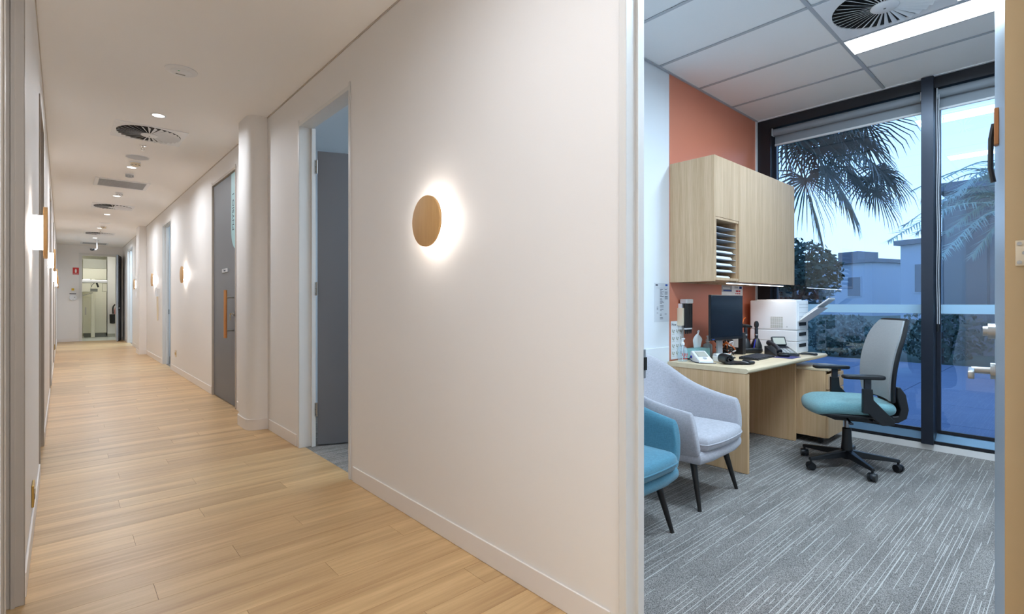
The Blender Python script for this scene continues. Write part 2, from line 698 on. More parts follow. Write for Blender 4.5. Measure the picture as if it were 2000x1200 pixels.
def rrect(w, h, r, n=5, cx=0, cy=0):
    pts = []
    for sx, sy, a0 in ((1, 1, 0), (-1, 1, 90), (-1, -1, 180), (1, -1, 270)):
        for k in range(n + 1):
            a = R(a0 + 90 * k / n)
            pts.append((cx + sx * (w / 2 - r) + r * math.cos(a), cy + sy * (h / 2 - r) + r * math.sin(a)))
    return pts


# ================================================================== THE SETTING
RD = [(0.030, 1.036, 2.62), (3.198, 4.172, 2.60), (6.13, 7.30, 2.655), (10.55, 11.52, 2.62), (16.95, 18.30, 2.68)]   # openings right
LD = [(1.80, 2.73, 2.60), (4.63, 5.61, 2.57), (8.60, 9.60, 2.60), (12.2, 13.1, 2.60), (15.6, 16.5, 2.60)]            # openings left


def wall_with_openings(name, label, x0, x1, ops, y0, y1, top, m='wall_paint'):
    mb = MB()
    y = y0
    for a, b, t in ops:
        mb.box(x0, x1, y, a, 0, top)
        mb.box(x0, x1, a, b, t, top)
        y = b
    mb.box(x0, x1, y, y1, 0, top)
    return tag(mb.build(name, m), label, 'wall', kind='structure')


wall_with_openings('wall_right', 'long white corridor wall with door openings on the right', XR, XRO, RD, -3.0, YE, 2.99)
wall_with_openings('wall_left', 'white corridor wall seen edge on at far left', XLO, XL, LD, -3.0, YE, HW)
EDX = (0.428, 1.276)
mb = MB()
mb.box(XLO - 0.4, EDX[0], YE, YE + 0.11, 0, HW)
mb.box(EDX[1], XRO + 0.3, YE, YE + 0.11, 0, HW)
mb.box(EDX[0], EDX[1], YE, YE + 0.11, 2.61, HW)
wall_end = tag(mb.build('wall_end', 'wall_paint'), 'pale wall with the doorway at the far corridor end', 'wall', kind='structure')
tag(MB().box(XLO, XRO, -3.1, -3.0, 0, HW).build('wall_back', 'wall_paint'), 'corridor wall behind the viewpoint', 'wall', kind='structure')
tag(MB().box(XLO - 0.4, XR, -3.1, YE + 0.11, HW, HW + 0.07).build('ceiling', 'ceiling_paint'), 'plain plaster ceiling of the corridor', 'ceiling', kind='structure')

# timber plank floor of the corridor
floor = tag(MB().box(XLO, XRO - 0.05, -3.0, YE, -0.05, -0.013).build('floor', 'plank_gap'), 'light oak plank floor running down the corridor', 'floor', kind='structure')
PW = 0.152
fx0, fx1 = XLO, XRO - 0.05
y = 3.623 - PW * 44
row = 0
while y < YE - 0.01:
    y1 = min(y + PW, YE)
    if row % 4 == 0:
        j = 0.27 + random.uniform(-0.04, 0.04)
    else:
        j = (0.27 + (row % 4) * 0.36 + random.uniform(-0.12, 0.12))
    cuts = [fx0]
    for c_ in (j, j + 1.22):
        if fx0 + 0.1 < c_ < fx1 - 0.1:
            cuts.append(c_)
    cuts.append(fx1)
    if y1 > -0.6:
        for a, b in zip(cuts[:-1], cuts[1:]):
            L_ = b - a - 0.0012
            o = MB().box(-L_ / 2, L_ / 2, -(y1 - y) / 2 + 0.0005, (y1 - y) / 2 - 0.0005, -0.012, 0).build('plank', 'plank', floor)
            o.location = ((a + b) / 2, (y + y1) / 2, 0)
    y += PW
    row += 1

# carpets
def carpet(name, label, x0, x1, y0, y1):
    return tag(MB().box(x0, x1, y0, y1, -0.05, -0.001).build(name, 'carpet'), label, 'carpet', kind='structure')


carpet('floor_office', 'grey carpet with pale broken pinstripes in the office', XRO - 0.05, XW + 0.13, -1.0, YT + 0.06)
carpet('floor_next_room', 'grey carpet seen through the second doorway', XRO - 0.05, 4.4, YT + 0.06, 5.9)
carpet('floor_third_room', 'carpet behind the third doorway', XRO - 0.05, 4.0, 9.2, 13.2)
carpet('floor_fourth_room', 'carpet behind the last bright doorway on the right', XRO - 0.05, 4.0, 15.4, 19.7)

# baseboards, one per run
def runs(ops, y0, y1):
    y = y0
    for a, b, t in ops:
        yield y, a
        y = b
    yield y, y1


k = 0
for a, b in runs(RD, -3.0, YE):
    segs = [(a, b)]
    if a < 5.2 < b:
        segs = [(a, 4.995), (5.445, b)]
    if a < 14 < b:
        segs = [(a, 13.95), (14.55, b)]
    for a_, b_ in segs:
        k += 1
        tag(MB().box(XR - 0.009, XR - 0.0003, a_ + (0.045 if a_ > 0 else 0), b_ - 0.045, 0.0003, 0.098).build('baseboard_right_%d' % k, 'skirting', bevel=0.003),
            'white baseboard run number %d along the right wall' % k, 'baseboard', kind='structure')
k = 0
for a, b in runs(LD, -3.0, YE):
    k += 1
    tag(MB().box(XL + 0.0003, XL + 0.009, a + (0.045 if a > 0 else 0), b - 0.045, 0.0003, 0.098).build('baseboard_left_%d' % k, 'skirting', bevel=0.003),
        'white baseboard run number %d along the left wall' % k, 'baseboard', kind='structure')
tag(MB().box(XL + 0.01, EDX[0] - 0.05, YE - 0.009, YE - 0.0003, 0.0003, 0.098).build('baseboard_end', 'skirting', bevel=0.003), 'white baseboard left of the far doorway', 'baseboard', kind='structure')

# thin shadow-line trims where the walls meet the ceiling
tag(MB().box(XR - 0.006, XR - 0.0003, -3, YE, HW - 0.010, HW - 0.0003).build('trim_1', 'frame_beige'), 'thin shadow line trim between ceiling and right wall', 'trim', kind='structure')
tag(MB().box(XL + 0.0003, XL + 0.006, -3, YE, HW - 0.010, HW - 0.0003).build('trim_2', 'frame_beige'), 'thin shadow line trim between ceiling and left wall', 'trim', kind='structure')

# round-nosed pilaster and the square one farther along
def pilaster(name, label, poly, base):
    t = thing(name, label, 'pilaster', (XR, poly[0][1], 0), kind='structure')
    ax, ay = XR, poly[0][1]
    pl = [(x - ax, y - ay) for x, y in poly]
    MB().prism(pl, 0.0003, HW - 0.0003).build('shaft', 'wall_paint', t, smooth=True)
    bl = [(x - ax, y - ay) for x, y in base]
    MB().prism(bl, 0.0004, 0.098).build('base_board', 'skirting', t, smooth=True)
    return t


def nose(x_in, ya, yb, r, g=0.0):
    pts = [(XR - 0.0003, ya - g)]
    for k in range(9):
        a = PI / 2 * k / 8
        pts.append((x_in - g + r * (1 - math.sin(a)), ya - g + r * (1 - math.cos(a))))
    for k in range(9):
        a = PI / 2 * k / 8
        pts.append((x_in - g + r * (1 - math.cos(a)), yb + g - r * (1 - math.sin(a))))
    pts.append((XR - 0.0003, yb + g))
    return pts


pilaster('pilaster', 'white round-nosed pilaster between the two nearer right-hand doorways', nose(1.262, 5.0, 5.44, 0.11), nose(1.262, 5.0, 5.44, 0.11, 0.008))
pilaster('pilaster', 'white square pilaster far along the right wall', nose(1.29, 13.96, 14.54, 0.012), nose(1.29, 13.96, 14.54, 0.012, 0.008))


# ---- doors
def frame_right(t, a, b, top, m='frame_steel', depth=0.0, stop=0.012):
    """steel frame lining an opening in the right wall; local origin at (XR, a, 0)"""
    x1 = XRO - XR
    j = 0.022
    MB().box(-0.006, x1 + 0.006, 0.0004, j, 0.0004, top - 0.0004).build('jamb', m, t, bevel=0.002)
    MB().box(-0.006, x1 + 0.006, b - a - j, b - a - 0.0004, 0.0004, top - 0.0004).build('jamb', m, t, bevel=0.002)
    MB().box(-0.006, x1 + 0.006, j, b - a - j, top - j, top - 0.0004).build('head', m, t, bevel=0.002)
    for y0, y1 in ((-0.006, j), (b - a - j, b - a + 0.006)):
        MB().box(-0.0075, -0.0062, y0, y1, 0.0004, top + 0.028).build('architrave', m, t, bevel=0.002)
    MB().box(-0.0075, -0.0062, j, b - a - j, top - j, top + 0.006).build('architrave', m, t, bevel=0.002)
    if stop:
        MB().box(0.047, 0.078, j, j + stop, 0.0004, top - j).build('door_stop', m, t)
        MB().box(0.047, 0.078, b - a - j - stop, b - a - j, 0.0004, top - j).build('door_stop', m, t)
        MB().box(0.047, 0.078, j + stop, b - a - j - stop, top - j - stop, top - j).build('door_stop', m, t)


def hinge(parent, x, y, z, horizontal=False):
    h = MB().cbox((x, y, z), (0.034, 0.004, 0.10)).build('hinge', 'satin', parent, bevel=0.001)
    MB().cyl((x + 0.019, y, z - 0.05), (x + 0.019, y, z + 0.05), 0.006, n=10).build('knuckle', 'satin', h, smooth=True)
    for dz in (-0.035, 0, 0.035):
        MB().cyl((x - 0.006 + 0.006 * (dz == 0), y, z + dz), (x - 0.006 + 0.006 * (dz == 0), y - 0.003, z + dz), 0.004, n=8).build('screw', 'lab_dark', h)
    return h


# door 1: the office door, open into the room
a, b, top = RD[0]
d1 = thing('door_1', 'office doorway frame with its door standing open at right', 'door', (XR, a, 0), kind='structure')
frame_right(d1, a, b, top)
MB().cbox((0.092, b - a - 0.0235, 0.955), (0.026, 0.004, 0.10)).build('strike_plate', 'satin', d1, bevel=0.001)
MB().cbox((0.101, b - a - 0.026, 0.955), (0.014, 0.005, 0.045)).build('latch_slot', 'black', d1)
# leaf: hinge edge towards the corridor
ang = R(5.7)
LM = Matrix.Translation((0.100, 0.077, 0)) @ Matrix.Rotation(ang, 4, 'Z')
# leaf local: x along leaf, y thickness
lw = 0.83
m1 = MB(LM); m1.box(0.004, lw, -0.042, 0.0, 0.008, top - 0.03)
leaf1 = m1.build('door_leaf', 'leaf_blue', d1, bevel=0.001)
m1 = MB(LM); m1.box(0.0, 0.0038, -0.042, 0.0, 0.008, top - 0.03)
m1.build('edge_strip', 'leaf_edge', leaf1)
for hz in (0.30, 1.275, 2.30):
    m1 = MB(LM); m1.box(-0.0035, -0.0002, -0.048, -0.016, hz - 0.027, hz + 0.027)
    hp = m1.build('hinge_plate', 'cream_plastic', leaf1, bevel=0.001)
    for sx, sz in ((-0.022, 0.02), (-0.030, 0.0), (-0.022, -0.02)):
        m1 = MB(LM); m1.cyl((-0.0055, sx, hz + sz), (-0.0036, sx, hz + sz), 0.0042, n=10)
        m1.build('screw', 'satin', leaf1)
# lever handle and lock on the room face
m1 = MB(LM); m1.cyl((lw - 0.075, 0.0, 0.945), (lw - 0.075, 0.012, 0.945), 0.027, n=24)
rose = m1.build('rose', 'satin', leaf1, smooth=True)
m1 = MB(LM); m1.cyl((lw - 0.075, 0.012, 0.945), (lw - 0.075, 0.058, 0.945), 0.011, n=16)
m1.build('spindle', 'satin', leaf1, smooth=True)
m1 = MB(LM); m1.prism(rrect(0.135, 0.026, 0.008, cx=lw - 0.13, cy=0.940), 0.05, 0.066, 'xz')
m1.build('lever', 'satin', leaf1, bevel=0.003, smooth=True)
m1 = MB(LM); m1.cyl((lw - 0.075, 0.0, 1.075), (lw - 0.075, 0.018, 1.075), 0.025, n=24); m1.cyl((lw - 0.075, 0.018, 1.075), (lw - 0.075, 0.030, 1.075), 0.016, n=20)
m1.build('snib_lock', 'satin', leaf1, smooth=True)
hk = thing('coat_hook', 'dark coat hook board on the open office door', 'hook', (XR, a, 0))
m1 = MB(LM); m1.box(0.375, 0.405, 0.0004, 0.010, 1.60, 1.70)
m1.build('plate', 'handle_wood', hk, bevel=0.002)
m1 = MB(LM); m1.tube([(0.39, 0.010, 1.66), (0.39, 0.016, 1.62), (0.39, 0.017, 1.54), (0.39, 0.011, 1.50)], 0.006, 8)
m1.build('hook', 'black_plastic', hk, smooth=True)

# door 2: dark grey leaf ajar into the next room
a, b, top = RD[1]
d2 = thing('door_2', 'second doorway with dark grey door half open inwards', 'door', (XR, a, 0), kind='structure')
frame_right(d2, a, b, top, stop=0.0)
MB().box(0.085, 0.115, b - a - 0.05, b - a - 0.0225, 0.0006, top - 0.024).build('door_stop', 'frame_steel', d2)
v = Vector((0.917, -0.40, 0)).normalized()
LM2 = Matrix.Translation((0.128, b - a - 0.055, 0)) @ Matrix.Rotation(math.atan2(v.y, v.x), 4, 'Z')
m1 = MB(LM2); m1.box(0, 0.86, 0.0, 0.04, 0.012, 2.40)
leaf2 = m1.build('door_leaf', 'leaf_grey', d2, bevel=0.002)
for hz in (0.30, 1.28, 2.27):
    m1 = MB(); m1.box(0.106, 0.138, b - a - 0.0535, b - a - 0.0502, hz - 0.055, hz + 0.055)
    h = m1.build('hinge', 'satin', d2, bevel=0.001)
    for dz in (-0.04, 0, 0.04):
        m1 = MB(); m1.cyl((0.116, b - a - 0.0537, hz + dz), (0.116, b - a - 0.057, hz + dz), 0.005, n=8)
        m1.build('screw', 'lab_dark', h)
    m1 = MB(); m1.cyl((0.122, b - a - 0.060, hz - 0.055), (0.122, b - a - 0.060, hz + 0.055), 0.0065, n=10)
    m1.build('knuckle', 'satin', h, smooth=True)
m1 = MB(LM2); m1.box(0.275, 0.33, -0.004, -0.0004, 1.52, 1.56)
m1.build('name_plate', 'white_plastic', leaf2)

# door 3: closed sliding door with timber pull
a, b, top = RD[2]
d3 = thing('door_3', 'closed grey door with teal sign and timber pull handle', 'door', (XR, a, 0), kind='structure')
frame_right(d3, a, b, top, m='frame_beige', stop=0.0)
MB().box(0.060, 0.064, 0.0225, b - a - 0.0225, 0.0006, top - 0.0225).build('shadow_gap', 'black', d3)
XD3 = 0.052
leaf3 = MB().box(XD3 - 0.040, XD3, 0.028, b - a - 0.028, 0.012, top - 0.03).build('door_leaf', 'leaf_grey', d3, bevel=0.002)
xs = XD3 - 0.040
w3 = b - a
# teal sign: strip on the near part of the leaf, rounded lower corner on the far side
yb = 0.26      # far edge of sign (local y)
sg = [(0.03, 1.86 - 0.1), (0.03, 2.62), (yb, 2.62), (yb, 1.98)]
for k in range(1, 8):
    t_ = PI / 2 * k / 8
    sg.append((yb - 0.23 * (1 - math.cos(t_)), 1.98 - 0.22 * math.sin(t_)))
sign3 = MB().prism(sg, xs - 0.003, xs - 0.0003, 'yz').build('door_sign', 'teal_sign', leaf3)
text('sign_lettering', 'PHYSIO 1', 'ink', leaf3, (xs - 0.0036, 0.165, 2.19), (Matrix.Rotation(R(-90), 3, 'Z') @ Matrix.Rotation(R(90), 3, 'X') @ Matrix.Rotation(R(90), 3, 'Z')).to_euler(), 0.105)
MB().box(xs - 0.012, xs - 0.0003, 0.40, 0.66, 1.52, 1.565).build('name_slider', 'silver_paint', leaf3, bevel=0.002)
text('slider_lettering', 'Vacant', 'ink', leaf3, (xs - 0.0125, 0.53, 1.543), (R(90), 0, R(-90)), 0.035)
yh = 0.15
pull = MB().cyl((xs - 0.085, yh, 0.775), (xs - 0.085, yh, 1.305), 0.017, n=16).build('pull_handle', 'handle_wood', leaf3, smooth=True)
for hz in (0.86, 1.225):
    MB().cyl((xs - 0.0003, yh, hz), (xs - 0.070, yh, hz), 0.011, n=12).build('handle_arm', 'satin', pull, smooth=True)
lk = MB().cyl((xs - 0.0003, 0.10, 1.04), (xs - 0.02, 0.10, 1.04), 0.026, n=20).cyl((xs - 0.02, 0.10, 1.04), (xs - 0.034, 0.10, 1.04), 0.010, n=12).build('lock', 'satin', leaf3, smooth=True)
MB().cyl((xs - 0.035, 0.10, 1.042), (xs - 0.052, 0.10, 1.042), 0.004, n=8).cbox((xs - 0.05, 0.10, 1.025), (0.003, 0.022, 0.03)).cbox((xs - 0.05, 0.10, 0.995), (0.003, 0.009, 0.045)).build('key', 'brass', lk)

# doors 4 and 5 on the right, doors on the left
for i, (nm, lb, m_) in enumerate((('door_4', 'narrow-looking grey framed doorway beside the small wall light', 'frame_steel'), ('door_5', 'last bright white doorway on the right before the end wall', 'frame_steel'))):
    a, b, top = RD[3 + i]
    d = thing(nm, lb, 'door', (XR, a, 0), kind='structure')
    frame_right(d, a, b, top, m=m_)
    if i == 0:
        Mx = Matrix.Translation((0.128, b - a - 0.06, 0)) @ Matrix.Rotation(R(-14), 4, 'Z')
        MB(Mx).box(0, 0.86, 0, 0.04, 0.012, 2.30).build('door_leaf', 'leaf_grey', d, bevel=0.002)
        MB().cbox((0.09, b - a - 0.024, 0.99), (0.03, 0.004, 0.09)).build('strike_plate', 'satin', d)

for i, (a, b, top) in enumerate(LD):
    d = thing('door_%d' % (6 + i), ['closed door in the left wall nearest the camera', 'first recessed doorway in the left wall', 'blue-lit doorway in the left wall', 'third recessed doorway in the left wall', 'farthest recessed doorway in the left wall'][i], 'door', (XL, a, 0), kind='structure')
    j = 0.022; x1 = XLO - XL
    MB().box(0.006, x1 - 0.006, 0.0004, j, 0.0004, top - 0.0004).build('jamb', 'frame_beige', d, bevel=0.002)
    MB().box(0.006, x1 - 0.006, b - a - j, b - a - 0.0004, 0.0004, top - 0.0004).build('jamb', 'frame_beige' if i != 2 else 'frame_steel', d, bevel=0.002)
    MB().box(0.006, x1 - 0.006, j, b - a - j, top - j, top - 0.0004).build('head', 'frame_beige', d, bevel=0.002)
    for y0, y1 in ((-0.006, j), (b - a - j, b - a + 0.006)):
        MB().box(0.0062, 0.0075, y0, y1, 0.0004, top + 0.028).build('architrave', 'frame_beige', d, bevel=0.002)
    MB().box(-0.020, -0.032, b - a - j - 0.006, b - a - j, 0.0006, top - j).build('door_stop', 'frame_beige', d)
    MB().box(-0.054, -0.060, j + 0.001, b - a - j - 0.001, 0.001, top - j).build('shadow_gap', 'black', d)
    if i != 2:
        lf_ = MB().box(-0.062, -0.100, j + 0.003, b - a - j - 0.006, 0.012, top - j - 0.004).build('door_leaf', 'frame_beige', d, bevel=0.002)
        MB().cyl((-0.0617, 0.1, 1.0), (-0.03, 0.1, 1.0), 0.012, n=12).cyl((-0.035, 0.1, 1.0), (-0.035, 0.2, 1.0), 0.01, n=10).build('lever', 'satin', lf_, smooth=True)

# far end door, open against the right wall
de = thing('door_11', 'grey door standing open at the far corridor end', 'door', (EDX[0], YE, 0), kind='structure')
ew = EDX[1] - EDX[0]
MB().box(0.0004, 0.03, -0.006, 0.116, 0.0004, 2.6096).build('jamb', 'frame_steel', de)
MB().box(ew - 0.03, ew - 0.0004, -0.006, 0.116, 0.0004, 2.6096).build('jamb', 'frame_steel', de)
MB().box(0.03, ew - 0.03, -0.006, 0.116, 2.58, 2.6096).build('head', 'frame_steel', de)
MB().box(-0.045, 0.03, -0.012, -0.0065, 0.0004, 2.65).build('architrave', 'frame_steel', de)
MB().box(ew - 0.03, ew + 0.045, -0.012, -0.0065, 0.0004, 2.65).build('architrave', 'frame_steel', de)
MB().box(0.03, ew - 0.03, -0.012, -0.0065, 2.58, 2.65).build('architrave', 'frame_steel', de)
p0 = Vector((ew + 0.075, -0.03)); p1 = Vector((1.215 - EDX[0], -0.84))
dv = (p1 - p0)
ME = Matrix.Translation((p0.x, p0.y, 0)) @ Matrix.Rotation(math.atan2(dv.y, dv.x), 4, 'Z')
le = MB(ME).box(0, dv.length, -0.0, 0.042, 0.012, 2.585).build('door_leaf', 'leaf_grey', de, bevel=0.002)
MB(ME).box(dv.length + 0.0003, dv.length + 0.004, 0.0, 0.042, 0.012, 2.585).build('edge_strip', 'leaf_blue', le)
for hz in (0.3, 0.9, 1.1, 2.1, 2.25, 2.4):
    MB(ME).cbox((dv.length - 0.06, 0.046, hz), (0.07, 0.006, 0.12)).build('seal_block', 'black_plastic', le)
MB(ME).cyl((dv.length - 0.07, -0.03, 1.0), (dv.length - 0.07, 0.075, 1.0), 0.012, n=10).build('lever', 'satin', le, smooth=True)

# ---- rooms behind the other openings
def shell(name, label, x0, x1, y0, y1, z1, m='office_white', th=0.05, skip=()):
    mb = MB()
    if 'x1' not in skip: mb.box(x1, x1 + th, y0, y1, 0, z1)
    if 'x0' not in skip: mb.box(x0 - th, x0, y0, y1, 0, z1)
    if 'y0' not in skip: mb.box(x0, x1, y0 - th, y0, 0, z1)
    if 'y1' not in skip: mb.box(x0, x1, y1, y1 + th, 0, z1)
    return tag(mb.build(name, m), label, 'wall', kind='structure')


def panel_lamp(label, x0, x1, y0, y1, z, watts, group=None, color=COOL, name='ceiling_panel_light'):
    t = thing(name, label, 'light', ((x0 + x1) / 2, (y0 + y1) / 2, z), group=group)
    w, l = x1 - x0, y1 - y0
    MB().box(-w / 2, w / 2, -l / 2, l / 2, -0.0075, -0.004).build('diffuser', 'panel_light', t)
    fr = MB()
    for q in ((-w / 2 - 0.012, -w / 2 - 0.0002, -l / 2, l / 2), (w / 2 + 0.0002, w / 2 + 0.012, -l / 2, l / 2), (-w / 2 - 0.012, w / 2 + 0.012, -l / 2 - 0.012, -l / 2 - 0.0002), (-w / 2 - 0.012, w / 2 + 0.012, l / 2 + 0.0002, l / 2 + 0.012)):
        fr.box(*q, -0.010, -0.0003)
    fr.build('frame', 'tbar', t)
    area('panel_glow', t, (0, 0, -0.014), w, watts, color, sizey=l, spread=175)
    return t


def ceil(name, label, x0, x1, y0, y1, z, m='tile'):
    return tag(MB().box(x0, x1, y0, y1, z, z + 0.05).build(name, m), label, 'ceiling', kind='structure')


shell('wall_next_room', 'bluish wall of the room behind the second doorway', XRO, 4.3, YT + 0.125, 5.9, H2, skip=('x0', 'y0'))
ceil('ceiling_next_room', 'lined ceiling of the room behind the second doorway', XRO, 4.3, YT + 0.12, 5.9, H2)
panel_lamp('light panel in the room behind the second doorway', 2.6, 2.9, 2.6, 3.8, H2, 30)
shell('wall_third_room', 'wall of the room behind the narrow grey doorway', XRO, 3.9, 9.3, 13.1, H2, skip=('x0',))
ceil('ceiling_third_room', 'ceiling of the room behind the narrow grey doorway', XRO, 3.9, 9.3, 13.1, H2)
panel_lamp('light panel in the room behind the narrow grey doorway', 2.3, 2.6, 10.6, 11.8, H2, 30)
shell('wall_fourth_room', 'wall of the bright room near the corridor end', XRO, 3.9, 15.5, 19.6, H2, skip=('x0',))
ceil('ceiling_fourth_room', 'ceiling of the bright room near the corridor end', XRO, 3.9, 15.5, 19.6, H2)
panel_lamp('light panel in the bright room near the corridor end', 2.2, 2.5, 17.0, 18.2, H2, 60)
shell('wall_left_room', 'wall of the room behind the blue-lit left doorway', -1.7, XLO, 8.2, 10.2, HW, skip=('x1',))
ceil('ceiling_left_room', 'ceiling of the room behind the blue-lit left doorway', -1.7, XLO, 8.2, 10.2, HW - 0.1)
tag(MB().box(-1.7, XLO, 8.2, 10.2, -0.05, -0.001).build('floor_left_room', 'vinyl'), 'floor of the room behind the blue-lit left doorway', 'floor', kind='structure')
panel_lamp('light panel in the room behind the blue-lit left doorway', -1.1, -0.8, 8.6, 9.8, HW - 0.1, 26)

# far utility room
shell('wall_utility', 'cream wall of the utility room beyond the corridor end', -0.5, 2.1, YE + 0.11, 22.6, HW, m='lab_cream', skip=('y0',))
ceil('ceiling_utility', 'ceiling of the utility room beyond the corridor end', -0.5, 2.1, YE + 0.11, 22.6, HW)
tag(MB().box(-0.5, 2.1, YE, 22.6, -0.05, -0.001).build('floor_utility', 'vinyl'), 'pale vinyl floor of the utility room', 'floor', kind='structure')
panel_lamp('light panel in the utility room beyond the corridor end', 0.6, 0.9, 20.4, 21.4, HW, 13, color=(1.0, 0.97, 0.9))

# ================================================================== OFFICE SHELL
wd = tag(MB().box(XRO, XW + 0.13, YT, YT + 0.12, 0, H2 + 0.03).build('wall_desk', 'office_white'), 'office wall behind the desk, white with terracotta panel', 'wall', kind='structure')
MB().box(3.534, 5.095, YT - 0.004, YT - 0.0003, 0.001, H2 - 0.001).build('terracotta_panel', 'terracotta', wd)
MB().box(XRO + 0.01, 3.520, YT - 0.010, YT - 0.0003, 0.001, 0.825).build('dado_panel', 'office_white', wd, bevel=0.002)
MB().box(5.096, XW - 0.001, YT - 0.014, YT - 0.0003, 0.001, H2 - 0.001).build('corner_trim', 'white_plastic', wd)
tag(MB().box(XRO, XW + 0.13, -1.12, -1.0, 0, H2 + 0.03).build('wall_office_right', 'office_white'), 'office side wall behind the open door', 'wall', kind='structure')
co_ = tag(MB().box(XRO, XW + 0.13, -1.12, YT + 0.12, H2 + 0.03, H2 + 0.08).build('ceiling_office', 'tile'), 'suspended tile ceiling of the office', 'ceiling', kind='structure')
gx = [XRO, 2.163, 2.763, 3.369, 3.970, 4.569, XW - 0.002]
gy = [-1.0, -0.1175, 1.0825, YT - 0.003]
TB = 0.012
LP = [(3.984, 4.235), (2.178, 2.430)]
for ix in range(6):
    for iy in range(3):
        x0, x1, y0, y1 = gx[ix] + TB, gx[ix + 1] - TB, gy[iy] + TB, gy[iy + 1] - TB
        if ix == 0: x0 = gx[0] + 0.002
        if iy == 1 and ix in (4, 1):
            x0 = LP[0][1] + 0.016 if ix == 4 else LP[1][1] + 0.016
        if iy == 1 and ix == 3:
            y1 = 1.0825 - 0.625
        MB().box(x0, x1, y0, y1, H2 + 0.002, H2 + 0.016).build('ceiling_tile', 'tile', co_, bevel=0.002, seg=1)
for x in gx[1:-1]:
    for iy in range(3):
        MB().box(x - TB, x + TB, gy[iy] + TB, gy[iy + 1] - TB, H2 - 0.003, H2 + 0.001).build('grid_bar', 'tbar', co_)
for y_ in gy[1:-1]:
    MB().box(XRO + 0.001, XW - 0.002, y_ - TB + 0.0005, y_ + TB - 0.0005, H2 - 0.003, H2 + 0.001).build('grid_bar', 'tbar', co_)
MB().box(XRO + 0.001, XW - 0.002, YT - 0.022, YT - 0.0045, H2 - 0.006, H2 + 0.001).build('wall_angle', 'tbar', co_)
MB().box(XW - 0.022, XW - 0.0005, -0.99, YT - 0.023, H2 - 0.006, H2 + 0.001).build('wall_angle', 'white_plastic', co_)
panel_lamp('bright rectangular ceiling light panel near the office window', LP[0][0], LP[0][1], -0.105, 1.068, H2, OFFICE_W)
panel_lamp('second ceiling light panel nearer the office door, mirrored in the glass', LP[1][0], LP[1][1], -0.105, 1.068, H2, OFFICE_W)


# swirl diffusers
def diffuser_plate(w, r, n=48, th=0.006):
    """square plate with a round hole, facing down (z from -th to 0)"""
    mb = MB()
    vs, fs = [], []
    for z in (-th, 0.0):
        for k in range(n):
            a = 2 * PI * k / n
            c, s = math.cos(a), math.sin(a)
            q = (w / 2) / max(abs(c), abs(s))
            vs.append((r * c, r * s, z)); vs.append((q * c, q * s, z))
    for k in range(n):
        i, j2 = 2 * k, 2 * ((k + 1) % n)
        o = 2 * n
        fs += [(i, i + 1, j2 + 1, j2), (o + i, o + j2, o + j2 + 1, o + i + 1), (i, j2, o + j2, o + i), (i + 1, o + i + 1, o + j2 + 1, j2 + 1)]
    return mb.add(vs, fs)


def swirl(label, x, y, z, w=0.59, n=30, group=None):
    t = thing('swirl_diffuser', label, 'air vent', (x, y, z), group=group)
    diffuser_plate(w, 0.268).build('face_plate', 'white_plastic', t)
    MB().cyl((0, 0, -0.0012), (0, 0, -0.0004), 0.267, n=40).build('dark_throat', 'black', t)
    first = None
    for k in range(n):
        a = 2 * PI * k / n
        if first is None:
            mb = MB()
            tw = Matrix.Rotation(R(-32), 3, 'X')
            for (r0, r1, wd0, wd1) in ((0.062, 0.264, 0.008, 0.027),):
                q = []
                for rr, ww in ((r0, wd0), (r1, wd1)):
                    for s in (-1, 1):
                        for hh in (-0.0007, 0.0007):
                            p = tw @ Vector((0, s * ww / 2, hh))
                            q.append((rr, p.y, p.z))
                mb.add(q, [(0, 1, 3, 2), (4, 6, 7, 5), (0, 4, 5, 1), (2, 3, 7, 6), (0, 2, 6, 4), (1, 5, 7, 3)])
            o = mb.build('blade', 'white_plastic', t)
            first = o
        else:
            o = first.copy(); C.objects.link(o)
        o.location = (0, 0, -0.0135)
        o.rotation_euler = (0, 0, a)
    MB().lathe([(0.07, -0.013), (0.072, -0.018), (0.064, -0.024), (0.01, -0.026)], 28).build('hub', 'white_plastic', t, smooth=True)
    MB().cyl((0, 0, -0.0262), (0, 0, -0.028), 0.007, n=10).build('screw', 'lab_dark', t)
    return t


swirl('round swirl air diffuser beside the office light panel', 3.67, 1.0825 - 0.31, H2, w=0.592, n=36)
swirl('large square swirl air diffuser nearest in the corridor ceiling', 0.664, 6.28, HW, n=30)
swirl('middle swirl air diffuser of the corridor ceiling', 0.684, 11.50, HW, n=30)
swirl('farthest swirl air diffuser of the corridor ceiling', 0.70, 16.2, HW, n=30)

